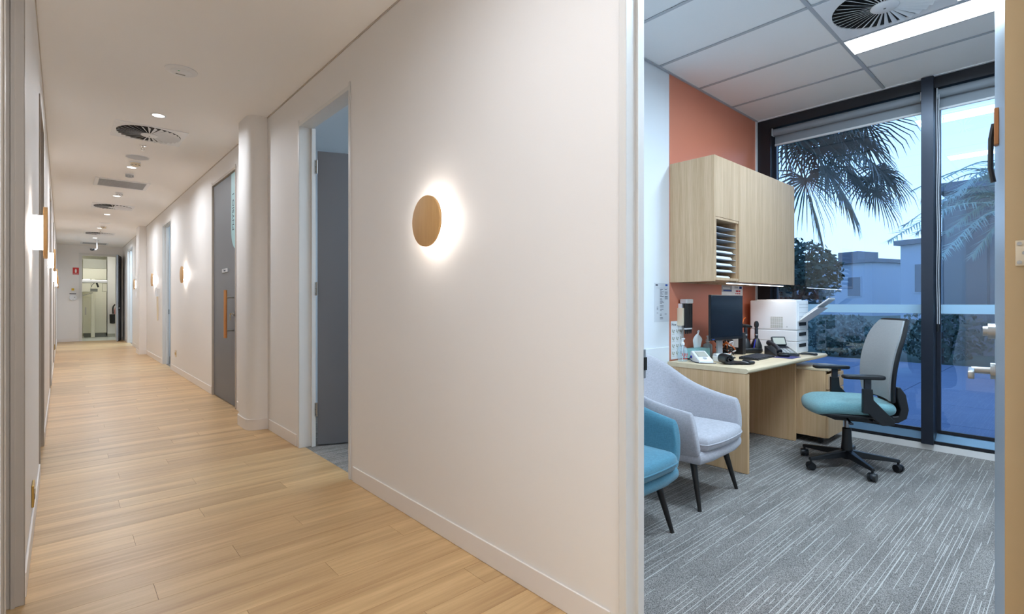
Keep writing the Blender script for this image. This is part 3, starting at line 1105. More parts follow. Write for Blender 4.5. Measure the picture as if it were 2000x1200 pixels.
# ================================================================== WINDOW WALL
win = thing('window_1', 'full height dark framed office window with tinted blue glass', 'window', (XW, 0.0, 0), kind='structure')
XG = 0.100       # glass plane behind the frame face
DF = 0.13
def wbox(name, m, *q, **k):
    return MB().box(*q).build(name, m, win, **k)
wbox('frame_head', 'anodised_dark', 0.0, DF, -1.0, YT - 0.001, 2.858, H2 - 0.007)
wbox('frame_jamb', 'anodised_dark', 0.0, DF, 1.992, YT - 0.002, 0.076, 2.858)
wbox('frame_jamb', 'anodised_dark', 0.0, DF, -1.0, -0.93, 0.076, 2.858)
mul = wbox('mullion', 'anodised', -0.045, DF, 0.757, 0.834, 0.052, 2.945, bevel=0.002)
wbox('frame_sill', 'anodised_dark', 0.0, DF, -1.0, YT - 0.002, 0.052, 0.076)
for y0, y1 in ((0.836, 1.990), (-0.928, 0.755)):
    MB().prism([(0.004, 0.0765), (XG - 0.004, 0.0765), (XG - 0.004, 0.125), (0.004, 0.080)], y0, y1, 'xz').build('sill_ledge', 'sill_metal', win)
    wbox('bottom_rail', 'anodised_dark', XG - 0.012, XG + 0.012, y0, y1, 0.126, 0.15)
    g_ = wbox('pane', 'window_glass', XG - 0.003, XG - 0.0026, y0, y1, 0.15, 2.857)
    wbox('safety_stripe', 'frosted_film', XG - 0.0045, XG - 0.0036, y0, y1, 1.080, 1.152)
wbox('glazing_bead', 'anodised', XG - 0.02, XG + 0.01, 1.965, 1.990, 0.15, 2.857)
wbox('glazing_bead', 'anodised', XG - 0.02, XG + 0.01, 0.731, 0.755, 0.15, 2.857)
tag(MB().box(XW - 0.004, XW + 0.13, -1.0, YT - 0.002, 0, 0.05).build('baseboard_window', 'skirting'), 'white plinth under the office window', 'baseboard', kind='structure')


def blind(label, y0, y1):
    t = thing('roller_blind', label, 'blind', (XW + 0.045, y0, 2.70), group='roller blinds on the office window')
    L_ = y1 - y0
    MB().cyl((0, 0.012, 0.118), (0, L_ - 0.012, 0.118), 0.034, n=24).build('roll', 'blind', t, smooth=True)
    MB().box(0.0305, 0.0325, 0.012, L_ - 0.012, 0.012, 0.118).build('fabric', 'blind', t)
    MB().cyl((0.0315, 0.012, 0.004), (0.0315, L_ - 0.012, 0.004), 0.011, n=12).build('bottom_bar', 'blind_bar', t, smooth=True)
    for yy in (0.0, L_ - 0.011):
        MB().box(-0.036, 0.03, yy, yy + 0.010, 0.085, 0.157).build('bracket', 'grey_plastic', t, bevel=0.003)
    return t


blind('grey roller blind rolled up over the wide left pane', 0.838, 1.988)
b2 = blind('grey roller blind rolled up over the right pane behind the door', -0.9, 0.75)
# bead chain of the right blind
pts = [(-0.044, 1.63, 0.10)] + [(-0.044, 1.63 + 0.002 * math.sin(k), 0.10 - k * 0.1) for k in range(1, 19)]
ch = MB().tube(pts, 0.0032, 6).tube([(p[0] - 0.003, p[1] + 0.012, p[2]) for p in pts], 0.0028, 6).build('bead_chain', 'grey_plastic', b2)
MB().cyl((-0.046, 1.636, -1.76), (-0.046, 1.636, -1.70), 0.010, n=10).build('chain_weight', 'black_plastic', b2)

# ================================================================== CORRIDOR FITTINGS
def sconce(label, side, y, z, r=0.128):
    t = thing('wall_sconce', label, 'wall light', (XR if side > 0 else XL, y, z), rotz=0 if side > 0 else PI, group='round timber wall sconces')
    # local: wall face at x=0, corridor towards -x
    MB().cyl((-0.0004, 0, 0), (-0.008, 0, 0), 0.06, n=28).build('back_plate', 'white_plastic', t, smooth=True)
    MB().cyl((-0.0082, 0, 0), (-0.046, 0, 0), 0.085, n=32).build('lamp_drum', 'sconce_lamp', t, smooth=True)
    MB().cyl((-0.0465, 0, 0), (-0.062, 0, 0), r, n=56).build('timber_disc', 'beech', t, bevel=0.0015, smooth=True)
    return t


sconce('large round timber wall light glowing on the nearest white wall', 1, 2.183, 1.579)
sconce('round timber wall light between the grey pull-handle door and next doorway', 1, 9.133, 1.593)
sconce('small round timber wall light just past the narrow grey doorway', 1, 12.55, 1.628)
sconce('tiny round timber wall light farthest along the right wall', 1, 15.95, 1.625)
sconce('timber wall light seen edge on nearest on the left wall', -1, 3.42, 1.515)
sconce('second timber wall light seen edge on along the left wall', -1, 7.75, 1.645)
sconce('third timber wall light seen edge on along the left wall', -1, 11.3, 1.60)
sconce('farthest timber wall light seen edge on along the left wall', -1, 14.6, 1.60)


def downlight(label, x, y):
    t = thing('downlight', label, 'light', (x, y, HW), group='round recessed corridor downlights')
    MB().lathe([(0.062, -0.0003), (0.062, -0.004), (0.047, -0.006), (0.046, -0.0003)], 28).build('trim_ring', 'white_plastic', t, smooth=True)
    MB().cyl((0, 0, -0.0015), (0, 0, -0.0045), 0.0455, n=28).build('lens', 'lamp_warm', t)
    area('beam', t, (0, 0, -0.012), 0.085, CORRIDOR_W, WARM, spread=168, disk=True)
    return t


for lb, y in (('nearest lit downlight in the corridor ceiling, before the large diffuser', 5.6), ('second lit downlight, just past the smoke detector', 7.98), ('third lit downlight, past the return air grille', 10.29), ('fourth lit downlight, past the middle swirl diffuser', 12.57), ('fifth lit downlight, before the farthest swirl diffuser', 15.0), ('last lit downlight near the end wall', 17.4),
              ('unseen downlight added in front of the viewpoint to light the near wall', 1.2), ('unseen downlight added just behind the viewpoint to light the near wall', -0.8), ('unseen downlight added farthest behind the viewpoint to light the near wall', -2.5)):
    downlight(lb, 0.66 if y > 2 else 0.36, y)  # unseen downlights added to light the near wall stand off the row

# emergency luminaire
t = thing('emergency_light', 'round emergency ceiling light nearest the camera, with green indicator', 'light', (0.659, 4.41, HW))
MB().lathe([(0.105, -0.0003), (0.103, -0.006), (0.085, -0.010), (0.07, -0.0102), (0.066, -0.014), (0.02, -0.017)], 36).build('body', 'white_plastic', t, smooth=True)
MB().cyl((-0.02, -0.03, -0.0175), (-0.02, -0.03, -0.019), 0.006, n=10).build('indicator', 'green_led', t)
MB().cbox((0.0, 0.035, -0.0165), (0.06, 0.012, 0.002)).build('text_strip', 'lab_dark', t)


def sprinkler(label, y, x=0.662):
    t = thing('sprinkler_head', label, 'sprinkler', (x, y, HW), group='fire sprinkler heads')
    MB().lathe([(0.035, -0.0003), (0.032, -0.005), (0.012, -0.007)], 20).build('rosette', 'chrome', t, smooth=True)
    MB().cyl((0, 0, -0.007), (0, 0, -0.03), 0.008, n=10).tube([(0.012, 0, -0.025), (0.014, 0, -0.04), (0.0, 0, -0.05)], 0.003, 6).tube([(-0.012, 0, -0.025), (-0.014, 0, -0.04), (0.0, 0, -0.05)], 0.003, 6).build('body', 'chrome', t, smooth=True)
    MB().cyl((0, 0, -0.05), (0, 0, -0.052), 0.017, n=14).build('deflector', 'chrome', t)
    return t


sprinkler('fire sprinkler head just past the large ceiling diffuser', 6.811)
sprinkler('fire sprinkler head in front of the farthest swirl diffuser', 15.6, 0.69)
t = thing('ceiling_speaker', 'flat white round ceiling speaker past the first sprinkler', 'speaker', (0.664, 7.383, HW))
MB().lathe([(0.11, -0.0003), (0.108, -0.008), (0.095, -0.012), (0.02, -0.012)], 32).build('grille', 'grey_plastic', t, smooth=True)
MB().lathe([(0.118, -0.0003), (0.117, -0.006), (0.111, -0.007), (0.1105, -0.0003)], 32).build('rim', 'white_plastic', t, smooth=True)


def detector(label, y, x=0.672, m='cream_plastic', name='smoke_detector', s=1.0):
    t = thing(name, label, 'detector', (x, y, HW), group='ceiling detectors')
    MB().lathe([(0.055 * s, -0.0003), (0.055 * s, -0.012 * s), (0.05 * s, -0.014 * s)], 24).build('base', 'white_plastic', t, smooth=True)
    MB().lathe([(0.05 * s, -0.0142 * s), (0.05 * s, -0.035 * s), (0.036 * s, -0.052 * s), (0.01, -0.056 * s)], 24).build('head', m, t, smooth=True)
    for k in range(8):
        a = 2 * PI * k / 8
        MB().cbox((0.047 * s * math.cos(a), 0.047 * s * math.sin(a), -0.041 * s), (0.006, 0.018 * s, 0.006), Matrix.Rotation(a, 3, 'Z')).build('vent_slot', 'lab_dark', t)
    return t


detector('beige smoke detector right before the second downlight', 7.66)
detector('grey motion sensor between second downlight and return air grille', 8.42, 0.675, 'grey_plastic', 'motion_sensor', 0.9)
detector('small white detector between grille and third downlight', 9.95, 0.67, 'white_plastic', 'motion_sensor', 0.9)
detector('orange-tinted smoke detector right before the fifth downlight', 14.6, 0.70, 'cream_plastic')
t = thing('ceiling_speaker', 'small flat ceiling disc before the far smoke detector', 'speaker', (0.70, 14.0, HW))
MB().lathe([(0.10, -0.0003), (0.098, -0.008), (0.085, -0.011), (0.02, -0.011)], 28).build('grille', 'white_plastic', t, smooth=True)


def grille(label, x0, x1, y0, y1, group='return air grilles'):
    t = thing('return_air_grille', label, 'air vent', ((x0 + x1) / 2, (y0 + y1) / 2, HW), group=group)
    w, l = x1 - x0, y1 - y0
    b_ = 0.045
    for q in ((-w / 2, w / 2, -l / 2, -l / 2 + b_), (-w / 2, w / 2, l / 2 - b_, l / 2), (-w / 2, -w / 2 + b_, -l / 2 + b_, l / 2 - b_), (w / 2 - b_, w / 2, -l / 2 + b_, l / 2 - b_)):
        MB().box(*q, -0.010, -0.0003).build('frame', 'white_plastic', t, bevel=0.002)
    MB().box(-w / 2 + b_, w / 2 - b_, -l / 2 + b_, l / 2 - b_, -0.0022, -0.0004).build('backing', 'dark_void', t)
    mb = MB()
    n = 40
    for k in range(n):
        x = -w / 2 + b_ + (w - 2 * b_) * (k + 0.5) / n
        mb.box(x - 0.0022, x + 0.0022, -l / 2 + b_, l / 2 - b_, -0.009, -0.003)
    for k in range(n):
        yy = -l / 2 + b_ + (l - 2 * b_) * (k + 0.5) / n
        mb.box(-w / 2 + b_, w / 2 - b_, yy - 0.0022, yy + 0.0022, -0.0075, -0.0035)
    tag(mb.build('egg_crate_core', 'grey_plastic', t), kind='stuff')
    return t


grille('square grey egg-crate return air grille in mid corridor ceiling', 0.34, 0.96, 8.90, 9.50)
grille('grey return air grille in the ceiling right at the end wall', 0.40, 1.02, 18.7, 19.3)

# hanging dome camera at the corridor end
t = thing('security_camera', 'white dome camera hanging on a thin drop pole at the far end', 'camera', (0.72, 17.9, HW))
MB().cyl((0, 0, -0.0003), (0, 0, -0.02), 0.05, n=20).build('ceiling_flange', 'white_plastic', t, smooth=True)
MB().cyl((0, 0, -0.02), (0, 0, -0.24), 0.016, n=12).build('drop_pole', 'white_plastic', t, smooth=True)
MB().tube(smooth_path([(0, 0, -0.23), (-0.01, -0.02, -0.26), (-0.06, -0.03, -0.265), (-0.09, -0.03, -0.25)], 5), 0.014, 8).build('arm', 'white_plastic', t, smooth=True)
MB().lathe([(0.02, 0.0), (0.05, -0.005), (0.052, -0.02), (0.045, -0.045), (0.02, -0.06)], 20, (-0.10, -0.03, -0.245)).build('dome', 'black_plastic', t, smooth=True)

# wall plates
t = thing('power_outlet', 'gold-toned power outlet low on the left wall', 'outlet', (XL, 3.545, 0.195))
MB().box(0.0003, 0.010, -0.06, 0.06, -0.055, 0.055).build('plate', 'brass', t, bevel=0.003)
MB().box(0.0102, 0.016, -0.045, 0.0, 0.01, 0.035).build('switch', 'cream_plastic', t, bevel=0.001)
MB().box(0.0102, 0.0125, 0.012, 0.045, -0.035, 0.0).build('socket', 'lab_dark', t)
t = thing('power_outlet', 'small beige outlet low on the right wall beneath a wall light', 'outlet', (XR, 10.02, 0.315))
MB().box(-0.0003, -0.010, -0.06, 0.06, -0.055, 0.055).build('plate', 'cream_plastic', t, bevel=0.003)
MB().box(-0.0102, -0.015, -0.045, 0.045, -0.02, 0.02).build('switch', 'brass', t, bevel=0.001)
t = thing('power_outlet', 'gold outlet low on the left wall near the corridor end', 'outlet', (XL, 14.0, 0.25))
MB().box(0.0003, 0.010, -0.06, 0.06, -0.055, 0.055).build('plate', 'brass', t, bevel=0.003)
MB().box(0.0102, 0.015, -0.045, 0.045, -0.02, 0.02).build('switch', 'cream_plastic', t, bevel=0.001)


def handset(label, y, z):
    t = thing('wall_handset', label, 'handset', (XR, y, z), group='wall handsets with hanging cords')
    MB().box(-0.0003, -0.03, -0.04, 0.04, -0.02, 0.14).build('cradle', 'white_plastic', t, bevel=0.006)
    MB().tube(smooth_path([(-0.05, 0, 0.15), (-0.06, 0, 0.07), (-0.05, 0, -0.01)], 5), [0.022] + [0.016] * 9 + [0.022], 10).build('handpiece', 'white_plastic', t, smooth=True)
    MB().tube(smooth_path([(-0.03, -0.03, -0.02), (-0.028, -0.055, -0.25), (-0.028, -0.04, -0.43), (-0.028, 0.0, -0.48), (-0.028, 0.04, -0.43), (-0.03, 0.05, -0.25), (-0.035, 0.03, -0.02)], 6), 0.009, 8).build('cord', 'cream_plastic', t, smooth=True)
    return t


handset('wall handset with looped cord beside the narrow grey doorway', 11.95, 1.30)
handset('wall handset with looped cord beside the far square pilaster', 15.4, 1.30)

# signs on the end wall
t = thing('fire_sign', 'red and white fire extinguisher sign on the end wall', 'sign', (0.313, YE, 2.10))
MB().box(-0.07, 0.07, -0.005, -0.0003, -0.105, 0.105).build('plate', 'red', t)
MB().prism(rrect(0.04, 0.095, 0.016, cx=0, cy=0.0), -0.0068, -0.0052, 'xz').build('extinguisher_symbol', 'white_card', t)
MB().box(-0.012, 0.012, -0.0068, -0.0052, 0.05, 0.068).build('nozzle_symbol', 'white_card', t)
MB().box(-0.06, 0.06, -0.0068, -0.0052, -0.088, -0.08).build('caption_bar', 'white_card', t)
t = thing('wall_notice', 'small yellow sticker above a black label on the end wall', 'notice', (0.245, YE, 1.52))
MB().box(-0.03, 0.03, -0.003, -0.0003, 0.0, 0.065).build('yellow_sticker', 'yellow', t)
MB().box(-0.075, 0.075, -0.003, -0.0003, -0.11, -0.085).build('black_label', 'black_plastic', t)
MB().box(-0.055, 0.055, -0.003, -0.0003, -0.045, -0.04).build('fine_print', 'lab_grey', t)
t = thing('wall_dispenser', 'round white dispenser below the black label on the end wall', 'dispenser', (0.25, YE, 1.30))
MB().prism([(0.085 * math.cos(2 * PI * k / 24), 0.085 * math.sin(2 * PI * k / 24)) for k in range(24)], -0.05, -0.0003, 'xz').build('body', 'white_plastic', t, bevel=0.008)
MB().prism([(0.035 + 0.012 * math.cos(2 * PI * k / 10), 0.02 + 0.012 * math.sin(2 * PI * k / 10)) for k in range(10)], -0.053, -0.0503, 'xz').build('button', 'lab_dark', t)
MB().prism([(0.0 + 0.008 * math.cos(2 * PI * k / 10), -0.04 + 0.008 * math.sin(2 * PI * k / 10)) for k in range(10)], -0.053, -0.0503, 'xz').build('nozzle', 'lab_dark', t)

# ---- utility room contents
YU = 22.0
t = thing('tall_cabinet', 'tall cream cupboard in the room beyond the corridor end', 'cabinet', (0.52, YU, 0))
MB().box(0, 0.62, 0, 0.58, 0.14, 2.62).build('carcass', 'lab_cream', t)
MB().box(0.04, 0.60, 0.04, 0.56, 0.0, 0.14).build('kickboard', 'lab_dark', t)
dr = MB().box(0.02, 0.615, -0.018, -0.0003, 0.15, 1.33).build('door', 'lab_cream', t, bevel=0.003)
MB().box(0.06, 0.085, -0.04, -0.0185, 0.75, 1.0).build('handle', 'satin', dr)
MB().box(0.004, 0.615, -0.018, -0.0003, 1.95, 2.30).build('upper_door', 'lab_cream', t, bevel=0.003)
MB().box(0.004, 0.615, -0.020, -0.0003, 2.31, 2.61).build('bulkhead_panel', 'lab_grey', t, bevel=0.003)
t = thing('wall_panel', 'plain pale panel right of the cream cupboard', 'panel', (1.16, YU, 0), kind=None)
MB().box(0, 0.94, 0, 0.58, 0.10, HW - 0.002).build('board', 'white_card', t)
MB().box(0, 0.94, -0.01, 0.58, 0.0, 0.10).build('plinth', 'lab_grey', t)
t = thing('xray_machine', 'white dental x-ray machine with overhead arm in the far room', 'machine', (0.75, 21.3, 0))
MB().box(-0.03, 0.07, 0.40, 0.55, 0.0, 1.95).build('column', 'lab_cream', t, bevel=0.02)
MB().box(-0.30, 0.38, -0.09, 0.12, 1.80, 1.90).build('rotating_arm', 'white_plastic', t, bevel=0.03, seg=3)
MB().box(-0.24, -0.06, 0.12, 0.55, 1.86, 1.93).build('support_arm', 'white_plastic', t, bevel=0.015)
MB().box(-0.28, -0.04, -0.07, 0.07, 1.50, 1.795).build('sensor_head', 'lab_cream', t, bevel=0.02)
MB().box(0.24, 0.36, -0.06, 0.08, 1.52, 1.795).build('tube_head', 'lab_cream', t, bevel=0.02)
MB().box(-0.06, 0.12, -0.10, -0.075, 1.52, 1.61).build('control_panel', 'lab_dark', t, bevel=0.004)
MB().tube([(0.10, -0.02, 1.80), (0.14, -0.03, 1.66)], 0.025, 8).build('head_rest', 'black_plastic', t)
MB().tube(smooth_path([(0.05, -0.02, 1.80), (-0.01, -0.03, 1.74), (-0.03, -0.03, 1.66)], 5), 0.008, 6).build('temple_bar', 'black_plastic', t)
MB().tube([(-0.30, -0.02, 1.36), (0.0, -0.03, 1.48)], 0.014, 8).build('bite_arm', 'satin', t)
t = thing('fire_extinguisher', 'black and red fire extinguisher hanging beyond the far doorway', 'extinguisher', (1.43, YU - 0.13, 0.48))
MB().lathe([(0.02, 0.0), (0.085, 0.01), (0.09, 0.04), (0.09, 0.42), (0.07, 0.50), (0.03, 0.54), (0.03, 0.60)], 20).build('cylinder', 'red', t, smooth=True)
MB().lathe([(0.02, -0.02), (0.088, 0.0), (0.095, 0.30), (0.07, 0.305)], 18, (-0.13, -0.04, -0.02)).build('horn', 'black_plastic', t, smooth=True)
MB().tube(smooth_path([(0.02, 0, 0.60), (-0.06, -0.02, 0.62), (-0.13, -0.04, 0.52), (-0.13, -0.04, 0.30)], 6), 0.022, 8).build('hose', 'black_plastic', t, smooth=True)
MB().box(-0.03, 0.08, -0.02, 0.02, 0.60, 0.66).build('valve_handle', 'black_plastic', t)
MB().box(-0.04, 0.04, 0.085, 0.1297, 0.40, 0.46).build('wall_bracket', 'lab_dark', t)
t = thing('extinguisher_marker', 'small red marker sign above the fire extinguisher', 'sign', (1.44, YU, 1.28))
MB().prism([(-0.07, 0.12), (0.07, 0.12), (0.07, -0.02), (0.0, -0.12), (-0.07, -0.02)], -0.006, -0.0003, 'xz').build('plate', 'red', t)
MB().box(-0.015, 0.015, -0.008, -0.0062, -0.02, 0.08).build('symbol', 'white_card', t)

# ================================================================== OFFICE FURNITURE
# ---- desk
DX0, DX1, DY0, DY1 = 3.470, 5.085, 1.492, 2.100
t = thing('desk', 'light oak desk against the terracotta wall', 'desk', (DX0, DY0, 0))
W_, D_ = DX1 - DX0, DY1 - DY0
prof = [(0.012, 0.0), (0.0, 0.008), (-0.003, 0.018), (0.0, 0.027), (0.012, 0.033), (D_, 0.033), (D_, 0.0)]
MB().prism([(y_, z_ + DZ - 0.033) for y_, z_ in prof], 0.0, W_, 'yz').build('desk_top', 'oak_top', t, smooth=True)
MB().box(0.004, 0.032, 0.004, D_, 0.001, DZ - 0.0335).build('end_panel', 'oak_desk', t, bevel=0.002)
MB().box(1.142, 1.170, 0.10, D_, 0.001, DZ - 0.0335).build('support_panel', 'oak_desk', t, bevel=0.002)
MB().box(0.033, 1.141, D_ - 0.06, D_ - 0.04, 0.25, DZ - 0.034).build('modesty_panel', 'oak_desk', t)
# ---- mobile pedestal
t = thing('drawer_pedestal', 'oak drawer pedestal on castors sticking out from under the desk', 'pedestal', (4.665, 1.36, 0))
pw, pd, pt = 0.40, 0.50, 0.625
MB().box(0, 0.016, 0.018, pd, 0.055, pt - 0.02).build('side_panel', 'oak_desk', t, bevel=0.001)
MB().box(pw - 0.016, pw, 0.018, pd, 0.055, pt - 0.02).build('side_panel', 'oak_desk', t, bevel=0.001)
MB().box(0.016, pw - 0.016, pd - 0.016, pd, 0.055, pt - 0.02).build('back_panel', 'oak_desk', t)
MB().box(0.016, pw - 0.016, 0.018, pd - 0.016, 0.055, 0.071).build('bottom_panel', 'oak_desk', t)
MB().box(-0.002, pw + 0.002, 0.0, pd, pt - 0.0195, pt).build('top_panel', 'oak_top', t, bevel=0.002)
z_ = 0.058
for hh in (0.255, 0.125, 0.125):
    d_ = MB().box(0.002, pw - 0.002, 0.0, 0.017, z_, z_ + hh).build('drawer', 'oak_desk', t, bevel=0.002)
    MB().box(0.14, 0.26, -0.012, -0.0003, z_ + hh - 0.03, z_ + hh - 0.02).build('drawer_handle', 'satin', d_, bevel=0.002)
    z_ += hh + 0.008
for cx_, cy_ in ((0.05, 0.07), (pw - 0.05, 0.07), (0.05, pd - 0.06), (pw - 0.05, pd - 0.06)):
    MB().cyl((cx_ - 0.01, cy_, 0.0225), (cx_ + 0.01, cy_, 0.0225), 0.022, n=16).cyl((cx_, cy_, 0.03), (cx_, cy_, 0.0545), 0.008, n=8).build('castor', 'black_plastic', t, smooth=True)

# ---- wall cabinet
CX0, CX1, CY0, CY1, CZ0, CZ1 = 3.536, 5.088, 1.762, YT - 0.0045, 1.325, 2.245
t = thing('wall_cabinet', 'oak wall cabinet with a pigeonhole rack above the desk', 'cabinet', (CX0, CY0, CZ0))
cw, cd, chh = CX1 - CX0, CY1 - CY0, CZ1 - CZ0
p0, p1, pz0, pz1 = 0.032, 0.392, 0.028, 0.455
MB().box(0, 0.018, 0.0, cd, 0, chh).build('side_panel', 'oak_laminate', t)
MB().box(cw - 0.018, cw, 0.019, cd, 0.014, chh).build('side_panel', 'oak_laminate', t)
MB().box(0.018, cw - 0.018, 0.019, cd, chh - 0.018, chh).build('top_panel', 'oak_laminate', t)
MB().box(0.018, cw - 0.018, cd - 0.010, cd, 0.0, chh - 0.018).build('back_panel', 'oak_laminate', t)
MB().box(p1 + 0.02, cw - 0.018, 0.05, cd - 0.010, 0.02, 0.036).build('bottom_panel', 'oak_laminate', t)
MB().box(p1, p1 + 0.018, 0.019, cd - 0.010, 0.0, chh - 0.018).build('divider', 'oak_laminate', t)
MB().box(0.018, p1, 0.019, cd - 0.010, pz1 + 0.002, pz1 + 0.018).build('rack_top', 'oak_laminate', t)
MB().box(0.018, p1, 0.0, cd - 0.010, pz0 - 0.018, pz0).build('rack_bottom', 'oak_laminate', t)
MB().box(0.0185, p0, 0.0, 0.018, pz0, pz1 + 0.016).build('rack_stile', 'oak_laminate', t)
MB().box(p0, p1, 0.0, 0.018, pz1, pz1 + 0.016).build('rack_rail', 'oak_laminate', t)
MB().box(0.0185, p1 + 0.008, 0.0, 0.018, pz1 + 0.019, chh).build('door', 'oak_laminate', t, bevel=0.001)
MB().box(p1 + 0.011, 1.236, 0.0, 0.018, 0.004, chh).build('door', 'oak_laminate', t, bevel=0.001)
MB().box(1.239, cw, 0.0, 0.018, 0.004, chh).build('door', 'oak_laminate', t, bevel=0.001)
sz = [pz0 + (pz1 - pz0) * k / 9.0 for k in range(1, 9)]
for z_ in sz:
    MB().box(p0 - 0.013, p1 - 0.0002, 0.022, cd - 0.012, z_ - 0.002, z_ + 0.002).build('rack_shelf', 'grey_plastic', t)
slots = [pz0] + [z_ + 0.002 for z_ in sz]
PAP = [(0, 0.016, 0.22, 0.04, 'thin white paper stack in the lowest pigeonhole'), (1, 0.014, 0.30, 0.05, 'white paper stack in the second lowest pigeonhole'), (2, 0.015, 0.29, 0.03, 'white paper stack in the third pigeonhole from below'), (3, 0.020, 0.28, 0.0, 'thickest paper stack, in the fourth pigeonhole from below'), (4, 0.014, 0.31, -0.05, 'white paper stack in the fifth pigeonhole from below, topmost stack')]
for sl, hh, wv, rz, lb in PAP:
    tp = thing('paper_stack', lb, 'paper', (CX0 + (p0 + p1) / 2 - 0.01, CY0 + 0.155, CZ0 + slots[sl] + 0.0003), rotz=0.0, group='paper stacks in the pigeonholes')
    MB().box(-wv / 2, wv / 2, -0.125, 0.105, 0, hh * 0.55).build('lower_sheets', 'paper', tp)
    MB(Matrix.Rotation(rz * 0.4, 4, 'Z')).box(-wv / 2 + 0.008, wv / 2 - 0.008, -0.12, 0.10, hh * 0.55 + 0.0002, hh).build('upper_sheets', 'paper', tp)
# LED strip beneath
t = thing('led_strip', 'thin lit LED strip under the oak wall cabinet', 'light', (CX0 + 0.28, CY0 + 0.03, CZ0))
MB().box(0, 1.1, 0.0, 0.018, -0.009, -0.0003).build('channel', 'silver_paint', t)
MB().box(0.005, 1.095, 0.003, 0.015, -0.012, -0.0092).build('diffuser', 'strip_light', t)
area('strip_glow', t, (0.55, 0.009, -0.014), 1.09, 1.3, (1.0, 0.93, 0.88), sizey=0.012)


# ---- wall papers
def sheet(name, label, x0, x1, z0, z1, wall_y, m='paper'):
    t = thing(name, label, 'poster', (x0, wall_y, z0))
    MB().box(0, x1 - x0, -0.0012, -0.0003, 0, z1 - z0).build('sheet', m, t)
    return t


def lines(t, rows, m='ink', y=-0.0016):
    for x0, x1, z0, z1 in rows:
        MB().box(x0, x1, y - 0.0002, y + 0.0003, z0, z1).build('print', m, t)


t = sheet('wall_chart', 'white printed schedule taped on the white wall left of the cabinet', 3.327, 3.527, 1.020, 1.316, YT, 'paper_grey')
rows = [(0.015, 0.045, 0.275, 0.287)]
rows += [(0.02, 0.19, 0.258, 0.259)]
rr = random.Random(3)
for k in range(26):
    z_ = 0.247 - k * 0.0090
    if rr.random() < 0.8: rows.append((0.075, 0.075 + rr.uniform(0.02, 0.055), z_, z_ + 0.0035))
    if rr.random() < (0.75 if k < 9 else 0.25): rows.append((0.14, 0.14 + rr.uniform(0.015, 0.045), z_, z_ + 0.0035))
    if rr.random() < 0.2: rows.append((0.03, 0.05, z_, z_ + 0.003))
lines(t, rows)
lines(t, [(0.15, 0.18, 0.275, 0.29)], 'ink_blue')
t = sheet('wall_poster', 'white hand hygiene poster on the terracotta wall above the desk edge', 3.550, 3.742, 0.722, 1.022, YT - 0.004)
text('poster_heading', 'How to Hand', 'ink', t, (0.01, -0.0016, 0.272), (R(90), 0, 0), 0.034, align='LEFT')
rows = []
for r_ in range(4):
    for c_ in range(3):
        x_, z_ = 0.018 + c_ * 0.058, 0.20 - r_ * 0.058
        rows += [(x_, x_ + 0.012, z_ + 0.012, z_ + 0.034), (x_ + 0.012, x_ + 0.03, z_ + 0.006, z_ + 0.018), (x_ + 0.022, x_ + 0.038, z_ + 0.02, z_ + 0.03), (x_, x_ + 0.036, z_ - 0.004, z_ - 0.002)]
lines(t, rows, 'lab_grey')
t = sheet('calendar_card', 'paired leaflet and calendar card stuck under the wall cabinet', 4.392, 4.815, 1.225, 1.3235, YT - 0.004)
lines(t, [(0.0, 0.20, 0.04, 0.0985)], 'grey_plastic', -0.0015)
lines(t, [(0.03, 0.19, 0.045, 0.058)], 'ink_blue', -0.0019)
lines(t, [(0.02, 0.16, 0.068, 0.078)], 'paper', -0.0019)
lines(t, [(0.35, 0.40, 0.07, 0.092)], 'ink_blue', -0.0019)
lines(t, [(0.25, 0.32, 0.085, 0.089), (0.25, 0.33, 0.076, 0.080)], 'ink', -0.0019)
lines(t, [(0.28, 0.33, 0.04, 0.056), (0.34, 0.37, 0.04, 0.056), (0.27, 0.29, 0.02, 0.03), (0.30, 0.33, 0.02, 0.03), (0.34, 0.37, 0.02, 0.03)], 'red', -0.0019)

# specula dispenser on the wall
t = thing('specula_dispenser', 'white capped wall dispenser holding black specula tubes', 'dispenser', (3.715, YT - 0.004, 0.955))
MB().box(-0.075, -0.045, -0.05, -0.0003, 0.03, 0.17).build('wall_mount', 'cream_plastic', t, bevel=0.003)
MB().box(-0.054, 0.048, -0.075, -0.012, 0.205, 0.242).build('cap', 'white_plastic', t, bevel=0.008)
MB().box(-0.055, 0.055, -0.030, -0.0003, 0.0, 0.205).build('back_rail', 'white_plastic', t)
for k in range(4):
    x_ = -0.042 + k * 0.028
    tb = MB().cyl((x_, -0.055, 0.012), (x_, -0.055, 0.204), 0.0128, n=14).build('tube', 'black_plastic', t, smooth=True)
    MB().cyl((x_, -0.055, 0.0), (x_, -0.055, 0.0118), 0.010, n=10).build('collar', 'white_plastic', tb)
    MB().cyl((x_, -0.055, -0.035), (x_, -0.055, -0.0002), 0.004, 0.0085, n=10).build('speculum', 'black_plastic', tb)


# ---- things on the desk
def desk(name, label, cat, x, y, rz=0.0, group=None, dz=0.0004):
    return thing(name, label, cat, (x, y, DZ + dz), rz, group)


